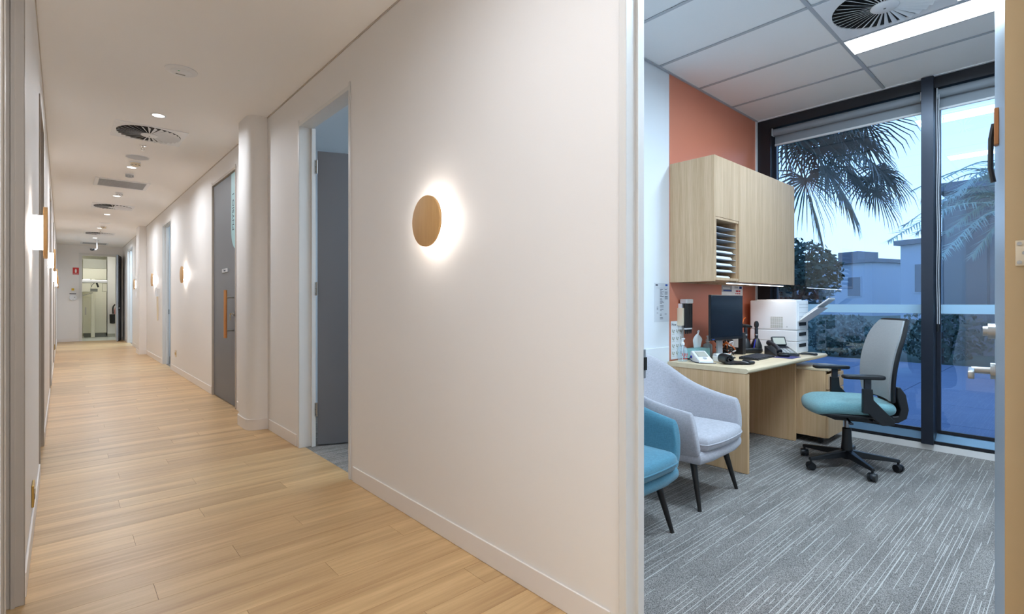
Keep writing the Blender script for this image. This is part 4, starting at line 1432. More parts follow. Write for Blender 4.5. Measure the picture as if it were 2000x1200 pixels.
# monitor
t = desk('monitor', 'black flat computer monitor turned off on the desk', 'monitor', 3.975, 1.885, R(-4))
MB().prism(rrect(0.20, 0.12, 0.03, cx=0.02, cy=0.03), 0, 0.010).build('base', 'black_plastic', t, bevel=0.003)
MB().box(-0.035, 0.035, 0.045, 0.065, 0.010, 0.36).build('stand_post', 'grey_plastic', t, bevel=0.004)
MB().box(-0.245, 0.245, -0.012, 0.006, 0.155, 0.513).build('case', 'black_plastic', t, bevel=0.004)
MB().box(-0.10, 0.10, 0.0062, 0.045, 0.24, 0.42).build('rear_hump', 'black_plastic', t, bevel=0.01)
MB().box(-0.238, 0.238, -0.0135, -0.0122, 0.180, 0.508).build('screen', 'screen', t)
MB().box(-0.22, -0.185, -0.0135, -0.0122, 0.163, 0.170).build('badge', 'ink_blue', t)

# printer
t = desk('printer', 'white laser printer with two paper trays below', 'printer', 4.833, 1.65)
pw, pd = 0.285, 0.41
MB().box(0, pw, 0.004, pd, 0.0, 0.105).build('lower_tray', 'white_plastic', t, bevel=0.006)
MB().box(0, pw, 0.004, pd, 0.1065, 0.204).build('middle_tray', 'white_plastic', t, bevel=0.006)
body = MB().box(0, pw, 0.004, pd, 0.2055, 0.472).build('body', 'white_plastic', t, bevel=0.010, seg=3)
MB().box(0.03, 0.255, 0.05, pd - 0.05, 0.4725, 0.480).build('top_panel', 'white_plastic', t, bevel=0.003)
MB().box(0.05, 0.22, 0.10, 0.28, 0.4803, 0.4835).build('output_slot', 'grey_plastic', t)
for i, z_ in enumerate((0.055, 0.155, 0.245)):
    MB().box(0.055, 0.215, 0.0, 0.0042, z_, z_ + 0.03).build('tray_grip', 'black', t)
fp = MB().box(0.03, 0.27, 0.0005, 0.0042, 0.29, 0.45).build('front_panel', 'white_plastic', t, bevel=0.001)
for z0_, z1_ in ((0.435, 0.438), (0.405, 0.408), (0.36, 0.363), (0.325, 0.328)):
    MB().box(0.05, 0.26, -0.0002, 0.0004, z0_, z1_).build('seam', 'grey_plastic', fp)
for k in range(10):
    MB().box(-0.0012, -0.0002, 0.12, 0.225, 0.222 + k * 0.0105, 0.2275 + k * 0.0105).build('vent_slat', 'lab_grey', body)
for k in range(5):
    MB().box(-0.0016, -0.0013, 0.138 + k * 0.0175, 0.1405 + k * 0.0175, 0.222, 0.322).build('vent_rib', 'white_plastic', body)
MB().cyl((-0.001, 0.085, 0.235), (-0.0002, 0.085, 0.235), 0.005, n=10).build('button', 'grey_plastic', body)
MS = Matrix.Translation((0.02, 0.0, 0.285)) @ Matrix.Rotation(R(-38), 4, 'X')
tr_ = MB(MS).box(0.0, 0.26, -0.20, 0.0, -0.004, 0.0).build('bypass_tray', 'white_plastic', t, bevel=0.002)
MB(MS).box(0.02, 0.035, -0.19, -0.02, 0.0002, 0.012).build('paper_guide', 'white_plastic', tr_)
MB(MS).box(0.22, 0.235, -0.19, -0.02, 0.0002, 0.012).build('paper_guide', 'white_plastic', tr_)
MB(MS @ Matrix.Translation((0, 0, 0.0003))).box(0.04, 0.215, -0.30, -0.03, 0.013, 0.019).build('tray_extension', 'silver_paint', tr_, bevel=0.001)
MB(MS).box(0.05, 0.205, -0.305, -0.05, 0.0205, 0.026).build('loaded_paper', 'paper', tr_)

# desk phone
t = desk('desk_phone', 'dark desk telephone with tilted screen and handset beside the printer', 'telephone', 4.615, 1.70, R(-42))
MB().prism([(-0.10, 0.0), (0.10, 0.0), (0.10, 0.075), (-0.10, 0.012)], -0.10, 0.10, 'yz').build('base', 'dark_plastic', t, bevel=0.004)
fo = MB().prism([(0.03, 0.05), (0.10, 0.076), (0.10, 0.02)], -0.07, 0.07, 'yz').build('foot', 'black_plastic', t)
MP = Matrix.Translation((0, 0, 0.047)) @ Matrix.Rotation(math.atan2(0.063, 0.2), 4, 'X')
MB(MP).box(-0.035, 0.09, -0.085, 0.02, 0.0, 0.004).build('keypad', 'lab_dark', t)
for r_ in range(4):
    for c_ in range(3):
        MB(MP).box(-0.02 + c_ * 0.032, 0.002 + c_ * 0.032, -0.075 + r_ * 0.022, -0.061 + r_ * 0.022, 0.0042, 0.008).build('key', 'grey_plastic', t)
MB(Matrix.Translation((0.03, 0.085, 0.075)) @ Matrix.Rotation(R(62), 4, 'X')).prism(rrect(0.12, 0.085, 0.01, cx=0, cy=0.042), -0.008, 0.008).build('screen_housing', 'black_plastic', t, bevel=0.002)
MB(Matrix.Translation((0.03, 0.085, 0.075)) @ Matrix.Rotation(R(62), 4, 'X')).box(-0.05, 0.05, 0.012, 0.072, 0.0082, 0.0095).build('lcd', 'lab_grey', t)
MB(MP).tube(smooth_path([(-0.068, -0.095, 0.022), (-0.068, -0.05, 0.040), (-0.068, 0.03, 0.042), (-0.068, 0.095, 0.026)], 6), [0.024] * 3 + [0.016] * 12 + [0.017] + [0.024] * 3, 12).build('handset', 'dark_plastic', t, smooth=True)
cord = [(0, 0, 0)]
t2 = desk('phone_cord', 'thick black cord curving from the telephone over the desk edge', 'cord', 4.715, 1.575)
MB().tube(smooth_path([(-0.03, 0.02, 0.012), (0.0, 0.0, 0.016), (0.03, -0.04, 0.016), (0.06, -0.07, 0.012), (0.075, -0.08, 0.010)], 6), [0.006] * 6 + [0.0095] * 18 + [0.011], 8).build('lead', 'black_plastic', t2, smooth=True)
MB().tube([(0.075, -0.08, 0.011), (0.088, -0.088, 0.011)], 0.0105, 8).build('end_plug', 'dark_plastic', t2, smooth=True)
# mouse pad and mouse
t = tag(MB().prism(rrect(0.20, 0.15, 0.012), 0, 0.003).build('mouse_pad', 'purple', None, (4.47, 1.605, DZ + 0.0004)), 'dark purple mouse pad between keyboard and telephone', 'mouse pad')
t = thing('mouse', 'black computer mouse on the purple pad', 'mouse', (4.47, 1.63, DZ + 0.0037), R(20))
MB().puff([(0.029 * math.cos(a_ * 2 * PI / 20), 0.05 * math.sin(a_ * 2 * PI / 20)) for a_ in range(20)], 0, 0.030, 0.014, crown=0.004).build('shell', 'black_plastic', t, smooth=True)
MB().cyl((-0.004, 0.028, 0.031), (0.004, 0.028, 0.031), 0.006, n=10).build('scroll_wheel', 'lab_dark', t)
# keyboard
t = desk('keyboard', 'black low keyboard in front of the monitor', 'keyboard', 4.23, 1.745, R(3))
MB().prism([(-0.075, 0.0), (0.075, 0.0), (0.075, 0.020), (-0.075, 0.010)], -0.185, 0.185, 'yz').build('case', 'black_plastic', t, bevel=0.002)
first = None
for r_ in range(5):
    for c_ in range(14):
        if first is None:
            first = MB().box(-0.0112, 0.0112, -0.0112, 0.0112, 0, 0.0045).build('key', 'dark_plastic', t, bevel=0.0015, seg=1)
            o = first
        else:
            o = first.copy(); C.objects.link(o)
        yy = -0.055 + r_ * 0.0272
        o.location = (-0.169 + c_ * 0.026, yy, 0.0106 + (yy + 0.075) / 0.15 * 0.010)
        o.rotation_euler = (math.atan2(0.010, 0.15), 0, 0)
# blood pressure cuff
t = desk('pressure_cuff', 'rolled black fabric cuff lying at the desk front edge', 'cuff', 3.665, 1.735, R(48))
rl = []
for k in range(30):
    a_ = k / 29 * 2.6 * PI
    rr_ = 0.010 + 0.0062 * a_ * 0.62
    rl.append((rr_ * math.cos(a_ + 0.3), 0.040 + rr_ * math.sin(a_ + 0.3)))
def ribbon(path, th, x0, x1):
    up, dn = [], []
    for i, p in enumerate(path):
        a_ = Vector(path[max(i - 1, 0)]); b_ = Vector(path[min(i + 1, len(path) - 1)])
        d_ = (b_ - a_).normalized(); n_ = Vector((-d_.y, d_.x)) * th / 2
        up.append((p[0] + n_.x, p[1] + n_.y)); dn.append((p[0] - n_.x, p[1] - n_.y))
    mb = MB(); m_ = len(path)
    vs = [(x, u, v_) for x in (x0, x1) for (u, v_) in up + dn]
    N = 2 * m_
    fs = []
    for i in range(m_ - 1):
        fs += [(i, i + 1, N + i + 1, N + i), (m_ + i, N + m_ + i, N + m_ + i + 1, m_ + i + 1), (i, m_ + i, m_ + i + 1, i + 1), (N + i, N + i + 1, N + m_ + i + 1, N + m_ + i)]
    fs += [(0, N, N + m_, m_), (m_ - 1, 2 * m_ - 1, N + 2 * m_ - 1, N + m_ - 1)]
    return mb.add(vs, fs)
pth = [(q.x, q.y) for q in smooth_path([(0.012, 0.04, 0), (0.0, 0.052, 0), (-0.014, 0.04, 0), (0.0, 0.022, 0), (0.024, 0.036, 0), (0.008, 0.066, 0), (-0.026, 0.056, 0), (-0.03, 0.022, 0), (-0.005, 0.007, 0), (0.03, 0.010, 0), (0.07, 0.014, 0), (0.11, 0.010, 0), (0.15, 0.008, 0)], 4)]
pth = [(-u, v_) for u, v_ in pth]
ribbon(pth, 0.010, -0.065, 0.065).build('cuff_band', 'black_plastic', t, smooth=True)
MB().puff(rrect(0.12, 0.05, 0.015, cx=0.0, cy=-0.165), 0.004, 0.026, 0.010).build('cuff_end', 'black_plastic', t, smooth=True)
MB().box(-0.063, 0.063, -0.137, -0.133, 0.0135, 0.016).build('white_tag', 'white_plastic', t)
# blood pressure monitor
t = desk('pressure_monitor', 'white wedge-shaped blood pressure monitor at the desk corner', 'medical device', 3.625, 1.905, R(-38))
MB().prism([(-0.085, 0.0), (0.085, 0.0), (0.085, 0.075), (0.06, 0.082), (-0.08, 0.022)], -0.055, 0.055, 'yz').build('housing', 'white_plastic', t, bevel=0.008, seg=3)
MPm = Matrix.Translation((0, -0.01, 0.053)) @ Matrix.Rotation(math.atan2(0.06, 0.14), 4, 'X')
MB(MPm).box(-0.038, 0.038, -0.02, 0.058, 0.0005, 0.003).build('display', 'lab_grey', t, bevel=0.001)
MB(MPm).cyl((0, -0.045, 0.0), (0, -0.045, 0.003), 0.014, n=18).build('start_button', 'grey_plastic', t)
MB().cyl((-0.0552, 0.055, 0.035), (-0.063, 0.055, 0.035), 0.011, n=14).build('air_plug', 'blue_plastic', t, smooth=True)
MB().tube(smooth_path([(-0.063, 0.055, 0.035), (-0.075, 0.04, 0.02), (-0.07, -0.03, 0.006), (-0.03, -0.10, 0.005), (0.06, -0.11, 0.005)], 6), 0.0035, 6).build('air_hose', 'ink', t, smooth=True)
# white folded box device
t = desk('white_box', 'low white plastic box with lid in front of the monitor stand', 'box', 3.80, 1.825, R(-30))
MB().box(-0.065, 0.065, -0.04, 0.04, 0.0, 0.045).build('body', 'white_plastic', t, bevel=0.006)
MB().box(-0.06, 0.06, -0.01, 0.038, 0.0452, 0.058).build('lid', 'white_plastic', t, bevel=0.005)
# tissue box
t = desk('tissue_box', 'teal and black tissue box with a white tissue sticking up', 'tissue box', 3.80, 2.035)
MB().box(-0.10, 0.10, -0.055, 0.055, 0.0, 0.012).build('dark_band', 'black', t)
MB().box(-0.10, 0.10, -0.055, 0.055, 0.0122, 0.088).build('carton', 'teal_card', t, bevel=0.001)
mb = MB()
N_ = 9
vs = []; rt = random.Random(5)
for i in range(N_):
    u = i / (N_ - 1)
    for j in range(7):
        v_ = j / 6
        wv = 0.055 + 0.035 * v_ - 0.13 * max(0, v_ - 0.55)
        vs.append((-wv + 2 * wv * u + 0.015 * v_, 0.012 * math.sin(u * 9 + v_ * 2) * (0.3 + v_) + 0.02 * (u - 0.5) * v_, 0.0885 + 0.15 * v_ * (1 - 0.45 * abs(u - 0.42) * v_ * 1.6)))
mb.add(vs, [(i * 7 + j, (i + 1) * 7 + j, (i + 1) * 7 + j + 1, i * 7 + j + 1) for i in range(N_ - 1) for j in range(6)])
o = mb.build('tissue', 'paper', t, sub=1)
sm = o.modifiers.new('thick', 'SOLIDIFY'); sm.thickness = 0.0015
# pump bottles
def pump(label, x, y, m, h, r, print_m=None):
    t = desk('pump_bottle', label, 'bottle', x, y, 0.2, 'hand sanitiser pump bottles')
    MB().lathe([(r * 0.9, 0.0), (r, 0.006), (r, h * 0.72), (r * 0.85, h * 0.86), (r * 0.35, h * 0.94), (r * 0.34, h)], 24).build('bottle', m, t, smooth=True)
    MB().lathe([(r * 0.42, h + 0.0004), (r * 0.42, h + 0.018), (r * 0.2, h + 0.022), (0.005, h + 0.04)], 16).build('collar', 'white_plastic', t, smooth=True)
    MB().box(-0.010, 0.040, -0.008, 0.008, h + 0.0402, h + 0.052).build('pump_head', 'white_plastic', t, bevel=0.003)
    MB().cyl((0, 0, h * 0.08), (0, 0, h * 0.93), 0.003, n=6).build('dip_tube', 'white_plastic', t)
    if print_m:
        mb = MB()
        for k in range(7):
            a_ = R(200 + k * 12)
            for z0_, z1_ in ((0.30, 0.34), (0.38, 0.46), (0.5, 0.53), (0.15, 0.22)):
                if (k * 7 + int(z0_ * 100)) % 3:
                    mb.cbox(((r + 0.0008) * math.cos(a_), (r + 0.0008) * math.sin(a_), h * (z0_ + z1_) / 2), (0.001, r * 0.16, h * (z1_ - z0_)), Matrix.Rotation(a_, 3, 'Z'))
        tag(mb.build('label_print', print_m, t), kind='stuff')
    return t


pump('clear pump bottle with red print at the desk left end', 3.575, 2.035, 'clear_bottle', 0.125, 0.036, 'red')
pump('pale blue sanitiser pump bottle right of the tissue box', 4.01, 2.055, 'blue_gel', 0.125, 0.038)
# cable clutter behind the monitor
t = desk('cable_bundle', 'tangle of black, white and orange cables behind the monitor', 'cables', 4.24, 2.0)
rc = random.Random(11)
for i in range(11):
    pts = [(rc.uniform(-0.12, 0.14), rc.uniform(-0.05, 0.08), rc.uniform(0.01, 0.14)) for _ in range(5)]
    pts[0] = (pts[0][0], pts[0][1], 0.008); pts[-1] = (pts[-1][0], pts[-1][1], 0.008)
    MB().tube(smooth_path(pts, 7), 0.005, 6).build('cable', ['black_plastic', 'black_plastic', 'white_plastic', 'black_plastic', 'orange', 'dark_plastic'][i % 6], t, smooth=True)
t = desk('orange_cable', 'bright orange network cable rising behind the printer', 'cable', 4.70, 2.085)
MB().tube(smooth_path([(-0.09, -0.03, 0.006), (-0.03, 0.0, 0.02), (0.0, 0.0, 0.12), (0.01, -0.002, 0.22), (0.05, 0.0, 0.29), (0.09, 0.0, 0.31)], 7), 0.006, 8).build('lead', 'orange', t, smooth=True)
t = desk('computer_box', 'small black computer standing behind the monitor', 'computer', 4.44, 2.03)
MB().box(-0.03, 0.03, -0.09, 0.055, 0.0, 0.19).build('case', 'black_plastic', t, bevel=0.004)
MB().box(-0.0315, -0.0303, -0.05, 0.03, 0.06, 0.16).build('sticker', 'white_card', t)
# otoscope set
t = desk('otoscope_set', 'black diagnostic set with two upright instruments in a charging base', 'medical device', 4.62, 1.96, R(-38))
MB().puff(rrect(0.20, 0.10, 0.045), 0.0, 0.05, 0.02).build('base', 'black_plastic', t, smooth=True)
for sx, kd in ((-0.05, 0), (0.05, 1)):
    MB().lathe([(0.048, 0.045), (0.046, 0.07), (0.034, 0.10), (0.024, 0.125), (0.02, 0.13)], 18, (sx, 0, 0)).build('holder', 'black_plastic', t, smooth=True)
    hd = MB().lathe([(0.014, 0.1305), (0.0155, 0.15), (0.014, 0.20), (0.016, 0.215), (0.012, 0.23)], 14, (sx, 0, 0)).build('instrument_handle', 'dark_plastic', t, smooth=True)
    MB().lathe([(0.0165, 0.158), (0.0165, 0.170)], 14, (sx, 0, 0)).build('metal_band', 'chrome', hd, smooth=True)
    if kd == 0:
        MB().cyl((sx - 0.03, 0, 0.245), (sx + 0.035, 0, 0.240), 0.018, 0.013, n=14).cyl((sx + 0.035, 0, 0.240), (sx + 0.06, 0, 0.232), 0.012, 0.006, n=12).build('otoscope_head', 'black_plastic', hd, smooth=True)
    else:
        MB().prism([(0.018 * math.cos(q * 2 * PI / 18) + sx, 0.255 + 0.032 * math.sin(q * 2 * PI / 18)) for q in range(18)], -0.012, 0.012, 'xz').build('ophthalmoscope_head', 'black_plastic', hd, bevel=0.003, smooth=True)
MB().tube([(-0.005, -0.055, 0.05), (0.012, -0.052, 0.125)], 0.0045, 8).build('blue_pen', 'blue_plastic', t)


# ================================================================== CHAIRS
def armchair(label, x, y, rz, m):
    t = thing('armchair', label, 'armchair', (x, y, 0), rz, group='upholstered visitor armchairs')
    bot = [(-0.285, -0.285, 0.30), (-0.305, -0.08, 0.285), (-0.29, 0.10, 0.285), (-0.19, 0.22, 0.29), (0, 0.255, 0.29), (0.19, 0.22, 0.29), (0.29, 0.10, 0.285), (0.305, -0.08, 0.285), (0.285, -0.285, 0.30)]
    top = [(-0.325, -0.265, 0.555), (-0.345, -0.08, 0.585), (-0.345, 0.09, 0.64), (-0.255, 0.285, 0.775), (0, 0.36, 0.845), (0.255, 0.285, 0.775), (0.345, 0.09, 0.64), (0.345, -0.08, 0.585), (0.325, -0.265, 0.555)]
    B = smooth_path(bot, 5); T = smooth_path(top, 5)
    n = len(B)
    th = 0.026
    loops = []
    for i in range(n):
        b_, t_ = B[i], T[i]
        tg = (B[min(i + 1, n - 1)] - B[max(i - 1, 0)]); tg.z = 0; tg.normalize()
        inn = Vector((tg.y, -tg.x, 0))          # towards the seat
        if inn.dot(Vector((0, -0.05, 0)) - Vector((b_.x, b_.y, 0))) < 0:
            inn = -inn
        lp = []
        for f_ in (0.0, 0.3, 0.65, 0.93):
            p = b_.lerp(t_, f_) - inn * (0.022 * math.sin(PI * f_))
            lp.append(p)
        lp.append(t_ + inn * th * 0.5 + Vector((0, 0, 0.010)))
        for f_ in (0.93, 0.65, 0.3, 0.06):
            p = b_.lerp(t_, f_) - inn * (0.022 * math.sin(PI * f_)) + inn * th * 1.9
            lp.append(p)
        # pull the arm fronts back into a rounded nose
        loops.append(lp)
    for e_ in (0, n - 1):
        for k, p in enumerate(loops[e_]):
            up = (p.z - 0.29) / 0.3
            p.y += 0.0 + 0.03 * max(0, up - 0.75) / 0.25
    k_ = len(loops[0])
    mb = MB()
    vs = [p for lp in loops for p in lp]
    fs = []
    for i in range(n - 1):
        for k in range(k_):
            fs.append((i * k_ + k, i * k_ + (k + 1) % k_, (i + 1) * k_ + (k + 1) % k_, (i + 1) * k_ + k))
    fs += [tuple(range(k_ - 1, -1, -1)), tuple(range((n - 1) * k_, n * k_))]
    mb.add(vs, fs)
    sh = mb.build('shell', m, t, sub=2)
    plan = [(p.x * 0.985, p.y * 0.985) for p in B] + [(0.15, -0.305), (-0.15, -0.305)]
    MB().puff(plan, 0.262, 0.335, 0.032).build('seat_base', m, t, smooth=True)
    pl2 = [(-0.235, -0.30), (-0.26, -0.22), (-0.262, -0.02), (-0.24, 0.11), (-0.15, 0.185), (0, 0.21), (0.15, 0.185), (0.24, 0.11), (0.262, -0.02), (0.26, -0.22), (0.235, -0.30), (0.12, -0.32), (0, -0.325), (-0.12, -0.32)]
    pl2 = [(q.x, q.y) for q in smooth_path([(u, v_, 0) for u, v_ in pl2 + pl2[:1]], 3)][:-1]
    MB().puff(pl2, 0.330, 0.415, 0.036, crown=0.012).build('seat_cushion', m, t, smooth=True)
    MB().tube([(u * 1.0, v_ * 1.0, 0.372) for u, v_ in pl2], 0.0045, 6, closed=True).build('piping', m, t, smooth=True)
    for sx in (-1, 1):
        MB().cyl((sx * 0.205, -0.20, 0.263), (sx * 0.25, -0.262, 0.0), 0.020, 0.0105, n=14).build('leg', 'ebony', t, smooth=True)
        MB().cyl((sx * 0.19, 0.16, 0.263), (sx * 0.235, 0.25, 0.0), 0.020, 0.0105, n=14).build('leg', 'ebony', t, smooth=True)
    return t


armchair('light grey fabric armchair with black legs beside the desk', 2.90, 1.682, R(2.5), 'fabric_grey')
armchair('teal blue fabric armchair with black legs, cut off by the door frame', 2.065, 1.637, R(0), 'fabric_teal')

# ---- office swivel chair
TH = R(-145.2)   # local -Y is the way the sitter faces
t = thing('office_chair', 'swivel office chair with teal seat, grey mesh back and armrests', 'office chair', (4.17, 1.10, 0), TH)
for k in range(5):
    a_ = R(6.5 + 72 * k) - TH
    c_, s_ = math.cos(a_), math.sin(a_)
    Mk = Matrix.Rotation(a_, 4, 'Z')
    lg = MB(Mk)
    lg.add([(0.02, -0.028, 0.075), (0.02, 0.028, 0.075), (0.02, -0.022, 0.125), (0.02, 0.022, 0.125), (0.31, -0.014, 0.068), (0.31, 0.014, 0.068), (0.31, -0.010, 0.088), (0.31, 0.010, 0.088)],
           [(0, 1, 3, 2), (4, 6, 7, 5), (0, 4, 5, 1), (2, 3, 7, 6), (0, 2, 6, 4), (1, 5, 7, 3)])
    leg = lg.build('base_leg', 'black_plastic', t, bevel=0.005)
    MB(Mk).cyl((0.30, 0, 0.052), (0.30, 0, 0.0675), 0.008, n=8).build('castor_stem', 'black_plastic', leg)
    cs = rc.uniform(0, PI)
    Mc = Mk @ Matrix.Translation((0.30, 0, 0.0285)) @ Matrix.Rotation(cs, 4, 'Z')
    for sy in (-1, 1):
        MB(Mc).cyl((0, sy * 0.006, 0), (0, sy * 0.024, 0), 0.028, 0.025, n=20).build('castor_wheel', 'black_plastic', leg, smooth=True)
    MB(Mc).cyl((0, -0.0058, 0.002), (0, 0.0058, 0.002), 0.024, n=14).build('castor_hood', 'dark_plastic', leg)
MB().lathe([(0.03, 0.06), (0.038, 0.068), (0.036, 0.13), (0.030, 0.20), (0.028, 0.275), (0.02, 0.28)], 20).build('hub', 'black_plastic', t, smooth=True)
MB().cyl((0, 0, 0.275), (0, 0, 0.345), 0.0145, n=16).build('gas_lift', 'gas_lift', t, smooth=True)
me_ = MB().prism([(-0.17, 0.372), (-0.10, 0.345), (0.10, 0.338), (0.19, 0.348), (0.20, 0.385), (-0.16, 0.392)], -0.085, 0.085, 'yz').build('mechanism', 'black_plastic', t, bevel=0.008)
MB().cyl((0.085, -0.03, 0.362), (0.20, -0.05, 0.355), 0.007, n=8).cbox((0.205, -0.05, 0.352), (0.03, 0.02, 0.012)).build('tilt_lever', 'dark_plastic', me_)
plan = [(q.x, q.y) for q in smooth_path([(-0.20, -0.235, 0), (-0.245, -0.13, 0), (-0.25, 0.05, 0), (-0.225, 0.20, 0), (-0.10, 0.235, 0), (0.10, 0.235, 0), (0.225, 0.20, 0), (0.25, 0.05, 0), (0.245, -0.13, 0), (0.20, -0.235, 0), (0.08, -0.26, 0), (-0.08, -0.26, 0), (-0.20, -0.235, 0)], 4)][:-1]
MB().puff([(u * 0.94, v_ * 0.94) for u, v_ in plan], 0.392, 0.416, 0.010).build('seat_pan', 'black_plastic', t, smooth=True)
st = MB().puff(plan, 0.414, 0.494, 0.038, crown=0.012)
st.v = [(x_, y_, z_ - (0.035 * max(0.0, (-y_ - 0.12) / 0.14) ** 2)) for x_, y_, z_ in st.v]
st.build('seat_cushion', 'fabric_seat', t, smooth=True)
# backrest: a curved panel leaning back
def back_pt(u, v_):
    """u -1..1 across, v 0..1 up"""
    z = 0.510 + 0.535 * v_
    hw = 0.205 + 0.03 * math.sin(PI * min(1, v_ * 0.9)) - 0.05 * max(0, v_ - 0.8) / 0.2 * 0.6
    y = 0.205 - 0.028 * math.sin(PI * v_ * 0.9) + 0.10 * v_ ** 1.6 + 0.005
    y -= 0.035 * u * u
    return Vector((u * hw, y, z))
mb = MB(); nu, nv = 12, 14; vs = []
for s_ in (0, 1):
    for j in range(nv + 1):
        for i in range(nu + 1):
            u = -1 + 2 * i / nu; v_ = j / nv
            # round the corners
            cu = 1 - 0.10 * max(0, (v_ - 0.86) / 0.14) ** 2 - 0.06 * max(0, (0.10 - v_) / 0.10) ** 2
            p = back_pt(u * cu, v_)
            vs.append((p.x, p.y + (0.020 if s_ else 0.0), p.z))
N1 = (nu + 1) * (nv + 1)
fs = []
for j in range(nv):
    for i in range(nu):
        a_ = j * (nu + 1) + i
        fs.append((a_, a_ + 1, a_ + nu + 2, a_ + nu + 1)); fs.append((N1 + a_, N1 + a_ + nu + 1, N1 + a_ + nu + 2, N1 + a_ + 1))
rim = [i for i in range(nu + 1)] + [j * (nu + 1) + nu for j in range(1, nv + 1)] + [nv * (nu + 1) + i for i in range(nu - 1, -1, -1)] + [j * (nu + 1) for j in range(nv - 1, 0, -1)]
for k in range(len(rim)):
    a_, b_ = rim[k], rim[(k + 1) % len(rim)]
    fs.append((a_, N1 + a_, N1 + b_, b_))
mb.add(vs, fs)
bk = mb.build('backrest', 'mesh_grey', t, smooth=True)
pts = []
for k in rim:
    pts.append(Vector(vs[k]) + Vector((0, 0.024, 0)))
MB().tube(pts, 0.014, 8, closed=True).build('back_frame', 'black_plastic', t, smooth=True)
MB().prism([(0.10, 0.355), (0.25, 0.358), (0.30, 0.39), (0.312, 0.45), (0.295, 0.55), (0.262, 0.60), (0.238, 0.60), (0.240, 0.53), (0.262, 0.45), (0.25, 0.405), (0.10, 0.392)], -0.16, 0.16, 'yz').build('back_support', 'black_plastic', t, bevel=0.008, seg=3)
for sx in (-1, 1):
    arm = MB().prism([(0.17, 0.372), (0.17, 0.40), (0.05, 0.53), (0.045, 0.60), (-0.01, 0.60), (-0.01, 0.44), (0.02, 0.44), (0.06, 0.40), (0.10, 0.365)], sx * 0.262, sx * 0.295, 'yz').build('arm_upright', 'black_plastic', t, bevel=0.004)
    MB().box(sx * 0.08, sx * 0.262, 0.10, 0.16, 0.373, 0.391).build('arm_bracket', 'black_plastic', arm)
    MB().box(sx * 0.266, sx * 0.291, 0.0, 0.038, 0.60, 0.665).build('arm_post', 'dark_plastic', arm, bevel=0.003)
    pad = rrect(0.085, 0.245, 0.03, cx=sx * 0.278, cy=-0.005)
    MB().puff(pad, 0.665, 0.690, 0.010).build('arm_pad', 'black_plastic', arm, smooth=True)

# ================================================================== OUTDOORS
ground = tag(MB().box(XW + 0.14, 90, -40, 60, -0.30, -0.09).build('ground', 'grass'), 'dark ground beyond the terrace', 'ground', kind='structure')
terr = tag(MB().box(XW + 0.14, 12.6, -7.0, 9.0, -0.089, -0.055).build('terrace', 'joint'), 'paved terrace outside the office window', 'terrace', kind='structure')
for i in range(6):
    for j in range(13):
        x0, y0 = XW + 0.15 + i * 1.23, -6.95 + j * 1.22
        if x0 > 12.4: continue
        MB().box(x0, x0 + 1.222, y0, y0 + 1.212, -0.0545, -0.03).build('paver', 'paver', terr, bevel=0.003, seg=1)


def leaves(mb, c, rad, n, size, rnd, flat=1.0):
    for _ in range(n):
        while True:
            p = Vector((rnd.uniform(-1, 1), rnd.uniform(-1, 1), rnd.uniform(-1, 1)))
            if 0.25 < p.length <= 1: break
        q = Vector((c[0] + p.x * rad[0], c[1] + p.y * rad[1], c[2] + p.z * rad[2]))
        d = Vector((rnd.uniform(-1, 1), rnd.uniform(-1, 1), rnd.uniform(-1, 1))).normalized() * size * rnd.uniform(0.6, 1.3)
        e_ = d.orthogonal().normalized() * size * 0.32
        mb.add([q - d * 0.5, q + e_, q + d * 0.5, q - e_], [(0, 1, 2, 3)])
    return mb


ro = random.Random(21)
for i, (x, y, rx, rz_, lb) in enumerate((
        (13.6, 7.3, 0.9, 0.75, 'low dark shrub beyond the terrace, hidden partly by the printer'),
        (13.6, 5.5, 0.9, 0.80, 'round dark shrub beyond the terrace behind the glowing globe'),
        (13.6, 3.7, 0.9, 0.7, 'round dark shrub beyond the terrace behind the office chair'),
        (13.6, 1.9, 0.9, 0.8, 'dark shrub beyond the terrace left of the window mullion'))):
    t = thing('shrub', lb, 'shrub', (x, y, -0.09), group='garden shrubs beyond the terrace')
    leaves(MB(), (0, 0, rz_ * 0.72), (rx, 0.85, rz_ * 0.7), 900, 0.12, ro).build('foliage', 'foliage', t)
    MB().cyl((0, 0, 0), (0, 0, rz_ * 0.8), 0.05, 0.03, n=8).build('stem', 'bark', t)

# white flowering plant; added glowing globe stands in for a reflection in the glass
t = thing('flowering_shrub', 'pale flowering plant above the glowing globe', 'shrub', (11.8, 4.3, -0.03))
leaves(MB(), (0, 0, 0.45), (0.5, 0.45, 0.4), 350, 0.10, ro).build('foliage', 'foliage_light', t)
leaves(MB(), (0, 0, 0.62), (0.45, 0.4, 0.25), 120, 0.06, ro).build('flowers', 'white_card', t)
MB().cyl((0, 0, 0), (0, 0, 0.4), 0.03, n=8).build('stem', 'bark', t)
t = thing('reflection_globe', 'white glowing globe added on the terrace in place of a glass reflection', 'glowing globe', (9.35, 3.12, -0.03))
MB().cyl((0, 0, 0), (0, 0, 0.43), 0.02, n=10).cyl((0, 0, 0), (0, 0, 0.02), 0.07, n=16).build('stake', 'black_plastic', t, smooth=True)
MB().lathe([(0.005, 0.43), (0.04, 0.437), (0.07, 0.465), (0.078, 0.505), (0.07, 0.545), (0.04, 0.575), (0.005, 0.582)], 22).build('globe', 'globe_reflection', t, smooth=True)


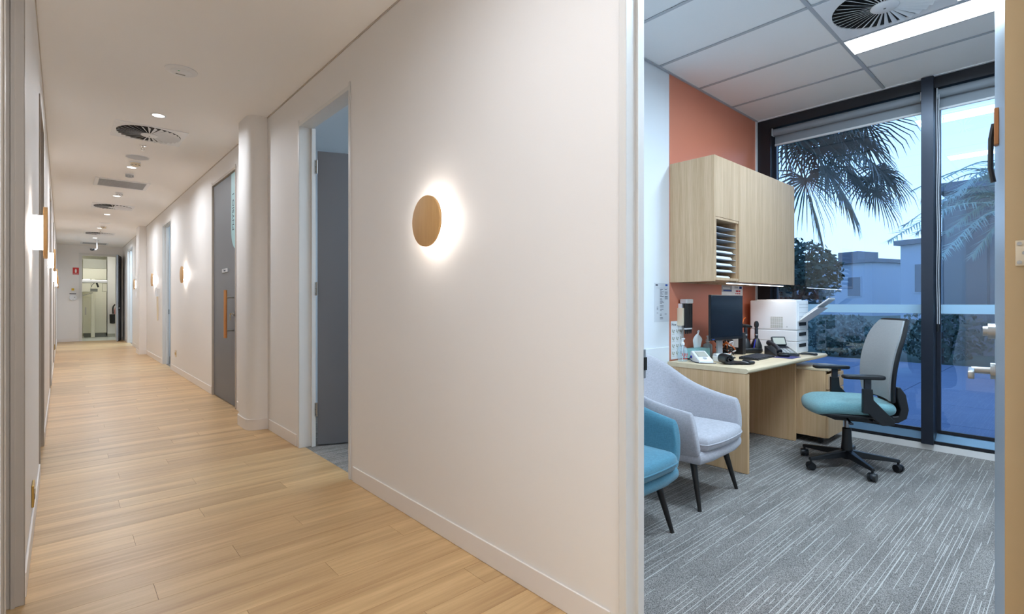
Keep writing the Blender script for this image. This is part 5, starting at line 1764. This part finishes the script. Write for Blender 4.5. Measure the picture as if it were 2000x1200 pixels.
def tree(label, x, y, h, rad, n, sz, m='foliage', trunk=0.12):
    t = thing('tree', label, 'tree', (x, y, -0.09), group='trees seen through the window')
    leaves(MB(), (0, 0, h), rad, n, sz, ro).build('crown', m, t)
    mb = MB().cyl((0, 0, 0), (0, 0, h * 0.6), trunk, trunk * 0.7, n=8)
    for k in range(6):
        a_ = 2 * PI * k / 6 + 0.4
        mb.tube(smooth_path([(0, 0, h * 0.45), (rad[0] * 0.3 * math.cos(a_), rad[1] * 0.3 * math.sin(a_), h * 0.7), (rad[0] * 0.75 * math.cos(a_), rad[1] * 0.75 * math.sin(a_), h + rad[2] * 0.5)], 4), [trunk * 0.5] * 4 + [trunk * 0.25] * 5, 6)
    mb.build('trunk', 'bark', t)
    return t


tree('dense round tree right of the wall cabinet', 18.6, 7.9, 2.2, (1.5, 1.5, 1.3), 2600, 0.26)
tree('spreading tree between the cabinet and the far houses', 24.5, 8.6, 2.5, (2.0, 2.0, 1.6), 2400, 0.28)
tree('dark tree hidden mostly behind the wall cabinet', 22.5, 13.2, 2.6, (2.0, 2.0, 1.6), 1800, 0.28)

# distant houses
def house(label, x, y, w, d, h, m='render_pale', steps=()):
    t = thing('house', label, 'building', (x, y, -0.09), R(-20), group='houses across the street')
    MB().box(0, d, -w / 2, w / 2, 0, h).build('walls', m, t)
    MB().box(-0.3, d + 0.3, -w / 2 - 0.3, w / 2 + 0.3, h, h + 0.35).build('parapet', 'roof', t)
    for sx, sy, sw, sd, sh_ in steps:
        MB().box(sx, sx + sd, sy - sw / 2, sy + sw / 2, h + 0.351, h + 0.351 + sh_).build('roof_block', 'roof', t)
    for k in range(3):
        yy = -w / 2 + w * (k + 0.5) / 3
        f_ = MB().box(-0.06, -0.001, yy - 0.7, yy + 0.7, h * 0.35, h * 0.75).build('window_frame', 'render_pale', t)
        MB().box(-0.08, -0.0605, yy - 0.6, yy + 0.6, h * 0.37, h * 0.73).build('pane', 'roof', f_)
    return t


house('low pale house with stepped flat roof behind the trees', 58, 17.5, 10, 8, 5.0, steps=((1, -2.0, 2.0, 3, 0.9),))
house('taller pale house just left of the window mullion', 44, 4.2, 9.5, 8, 5.4)
# grey garage
t = thing('garage', 'dark grey garage building seen through the right pane', 'building', (16.2, -5.8, -0.09))
MB().box(0, 5, 0, 7.9, 0, 3.95).build('walls', 'shed', t)
MB().box(-0.25, 5.2, -0.2, 8.1, 3.9505, 4.15).build('flat_roof', 'roof', t)
for k in range(9):
    MB().box(-0.03, -0.0005, 0.35 + k * 0.86, 1.17 + k * 0.86, 0.15, 3.75).build('wall_panel', 'shed', t, bevel=0.01)

# fan palm: crown up left, drooping fan leaves
A_ = R(41.70)
FW = Vector((math.sin(A_), math.cos(A_), 0)); RT = Vector((math.cos(A_), -math.sin(A_), 0))
def at(px, py, depth):
    return FW * depth + RT * ((px - 1000) / 987.0 * depth) + Vector((0, 0, HC + (590.8 - py) / 987.0 * depth))


palm_base = at(1500, 590, 9.2); palm_base.z = -0.09
crown = Vector((palm_base.x, palm_base.y, 4.55))
t = thing('fan_palm', 'fan palm with drooping dark fronds hanging across the left pane', 'palm tree', palm_base)
MB().tube(smooth_path([(0, 0, 0), (0.08, 0.03, 1.6), (0.03, 0.0, 3.2), (0, 0, 4.6)], 6), [0.20] * 6 + [0.17] * 12 + [0.22], 14).build('trunk', 'bark', t, smooth=True)
rf = random.Random(4)
def fan_leaf(hub, direction, rad, n=30, spread=250):
    """fan of blades around hub, in the plane holding `direction`, drooping"""
    d = direction.normalized()
    side = d.cross(Vector((0, 0, 1)))
    side = side.normalized() if side.length > 0.1 else Vector((1, 0, 0))
    nrm = side.cross(d).normalized()
    side = (side + nrm * rf.uniform(-0.6, 0.6)).normalized()
    mb = MB()
    for k in range(n):
        a_ = R(-spread / 2 + spread * k / (n - 1)) + rf.uniform(-0.04, 0.04)
        q = (d * math.cos(a_) + side * math.sin(a_)).normalized()
        L_ = rad * (0.72 + 0.28 * math.cos(a_ * 0.55)) * rf.uniform(0.88, 1.08)
        w_ = q.cross(nrm).normalized() * rad * 0.026
        p1_ = hub + q * L_ * 0.5 - Vector((0, 0, 0.04 * L_))
        p2_ = hub + q * L_ * 0.86 - Vector((0, 0, 0.22 * L_))
        p3_ = hub + q * L_ * 0.97 - Vector((0, 0, 0.42 * L_))
        mb.add([hub - w_ * 0.4, hub + w_ * 0.4, p1_ + w_, p1_ - w_, p2_ + w_ * 0.6, p2_ - w_ * 0.6, p3_ + w_ * 0.1, p3_ - w_ * 0.1], [(0, 1, 2, 3), (3, 2, 4, 5), (5, 4, 6, 7)])
    return mb


hubs = [(1530, 250, 8.6), (1545, 330, 9.0), (1570, 275, 9.5), (1575, 350, 8.7), (1600, 290, 9.2), (1612, 330, 9.6), (1585, 395, 9.1), (1640, 285, 8.9), (1655, 330, 9.4), (1680, 270, 9.0), (1695, 310, 8.7), (1700, 345, 9.3), (1660, 255, 9.6), (1720, 330, 9.0), (1710, 372, 8.8), (1640, 370, 9.2), (1615, 245, 8.8), (1560, 220, 9.4), (1690, 235, 9.3)]
for hx, hy, dp in hubs:
    h_ = at(hx, hy, dp) - palm_base
    c_ = crown - palm_base
    mid = (c_ + h_) / 2 + Vector((0, 0, 0.25))
    dr_ = (h_ - c_); dr_.z = min(dr_.z, 0) - 0.8
    mb = fan_leaf(h_, dr_, rf.uniform(0.62, 0.85))
    mb.tube(smooth_path([c_, mid, h_], 6), 0.012, 5)
    mb.build('frond', 'palm', t)
for k in range(12):
    a_ = 2 * PI * k / 12
    h_ = crown - palm_base + Vector((math.cos(a_) * 1.0, math.sin(a_) * 1.0, 0.25 + 0.5 * math.sin(k * 2.1)))
    mb = fan_leaf(h_, Vector((math.cos(a_), math.sin(a_), -0.4)), 0.8)
    mb.tube([crown - palm_base, h_], 0.014, 5)
    mb.build('frond', 'palm', t)

# date palm at right: feather fronds arching to the left
date_base = at(2010, 590, 8.6); date_base.z = -0.09
t = thing('date_palm', 'date palm with pale arching feather fronds across the right pane', 'palm tree', date_base)
MB().tube([(0, 0, 0), (0.05, 0, 1.5), (0, 0, 2.9)], [0.26, 0.24, 0.30], 14).build('trunk', 'bark', t, smooth=True)
tips = [(1735, 470, 8.4, 400), (1790, 455, 8.9, 385), (1838, 500, 8.2, 420), (1765, 440, 9.2, 372), (1850, 455, 8.7, 395), (1835, 410, 9.0, 345), (1870, 480, 9.3, 410), (1860, 385, 8.5, 330), (1900, 500, 8.8, 430), (1930, 350, 9.2, 320)]
dc = at(2010, 405, 8.6) - date_base
for tx, ty, dp, my in tips:
    tip = at(tx, ty, dp) - date_base
    mid = at((tx + 2010) / 2, my, (dp + 8.6) / 2) - date_base
    path = smooth_path([dc, mid, tip], 14)
    mb = MB().tube(path, [0.016 - 0.012 * i / len(path) for i in range(len(path))], 5)
    for i in range(3, len(path)):
        for sub_ in range(2):
            p = path[i].lerp(path[min(i + 1, len(path) - 1)], sub_ / 2)
            d_ = (path[i] - path[i - 1]).normalized()
            for s_ in (-1, 1):
                sd_ = d_.cross(Vector((0, 0, 1))).normalized() * s_
                L_ = 0.34 * (0.4 + 0.6 * math.sin(PI * i / len(path)))
                q = p + (sd_ * 0.62 + d_ * 0.55 + Vector((0, 0, rf.uniform(-0.55, 0.25)))).normalized() * L_
                w_ = d_ * 0.018
                mb.add([p - w_, p + w_, q], [(0, 1, 2)])
    mb.build('frond', 'date_palm', t)
for k in range(10):
    a_ = 2 * PI * k / 10
    path = smooth_path([dc, dc + Vector((math.cos(a_) * 0.7, math.sin(a_) * 0.7, 0.75)), dc + Vector((math.cos(a_) * 1.6, math.sin(a_) * 1.6, 0.45))], 10)
    mb = MB().tube(path, 0.010, 5)
    for i in range(3, len(path)):
        d_ = (path[i] - path[i - 1]).normalized()
        for s_ in (-1, 1):
            sd_ = d_.cross(Vector((0, 0, 1))).normalized() * s_
            q = path[i] + (sd_ * 0.7 + d_ * 0.5 + Vector((0, 0, -0.2))).normalized() * 0.3
            mb.add([path[i] - d_ * 0.01, path[i] + d_ * 0.01, q], [(0, 1, 2)])
    mb.build('frond', 'date_palm', t)
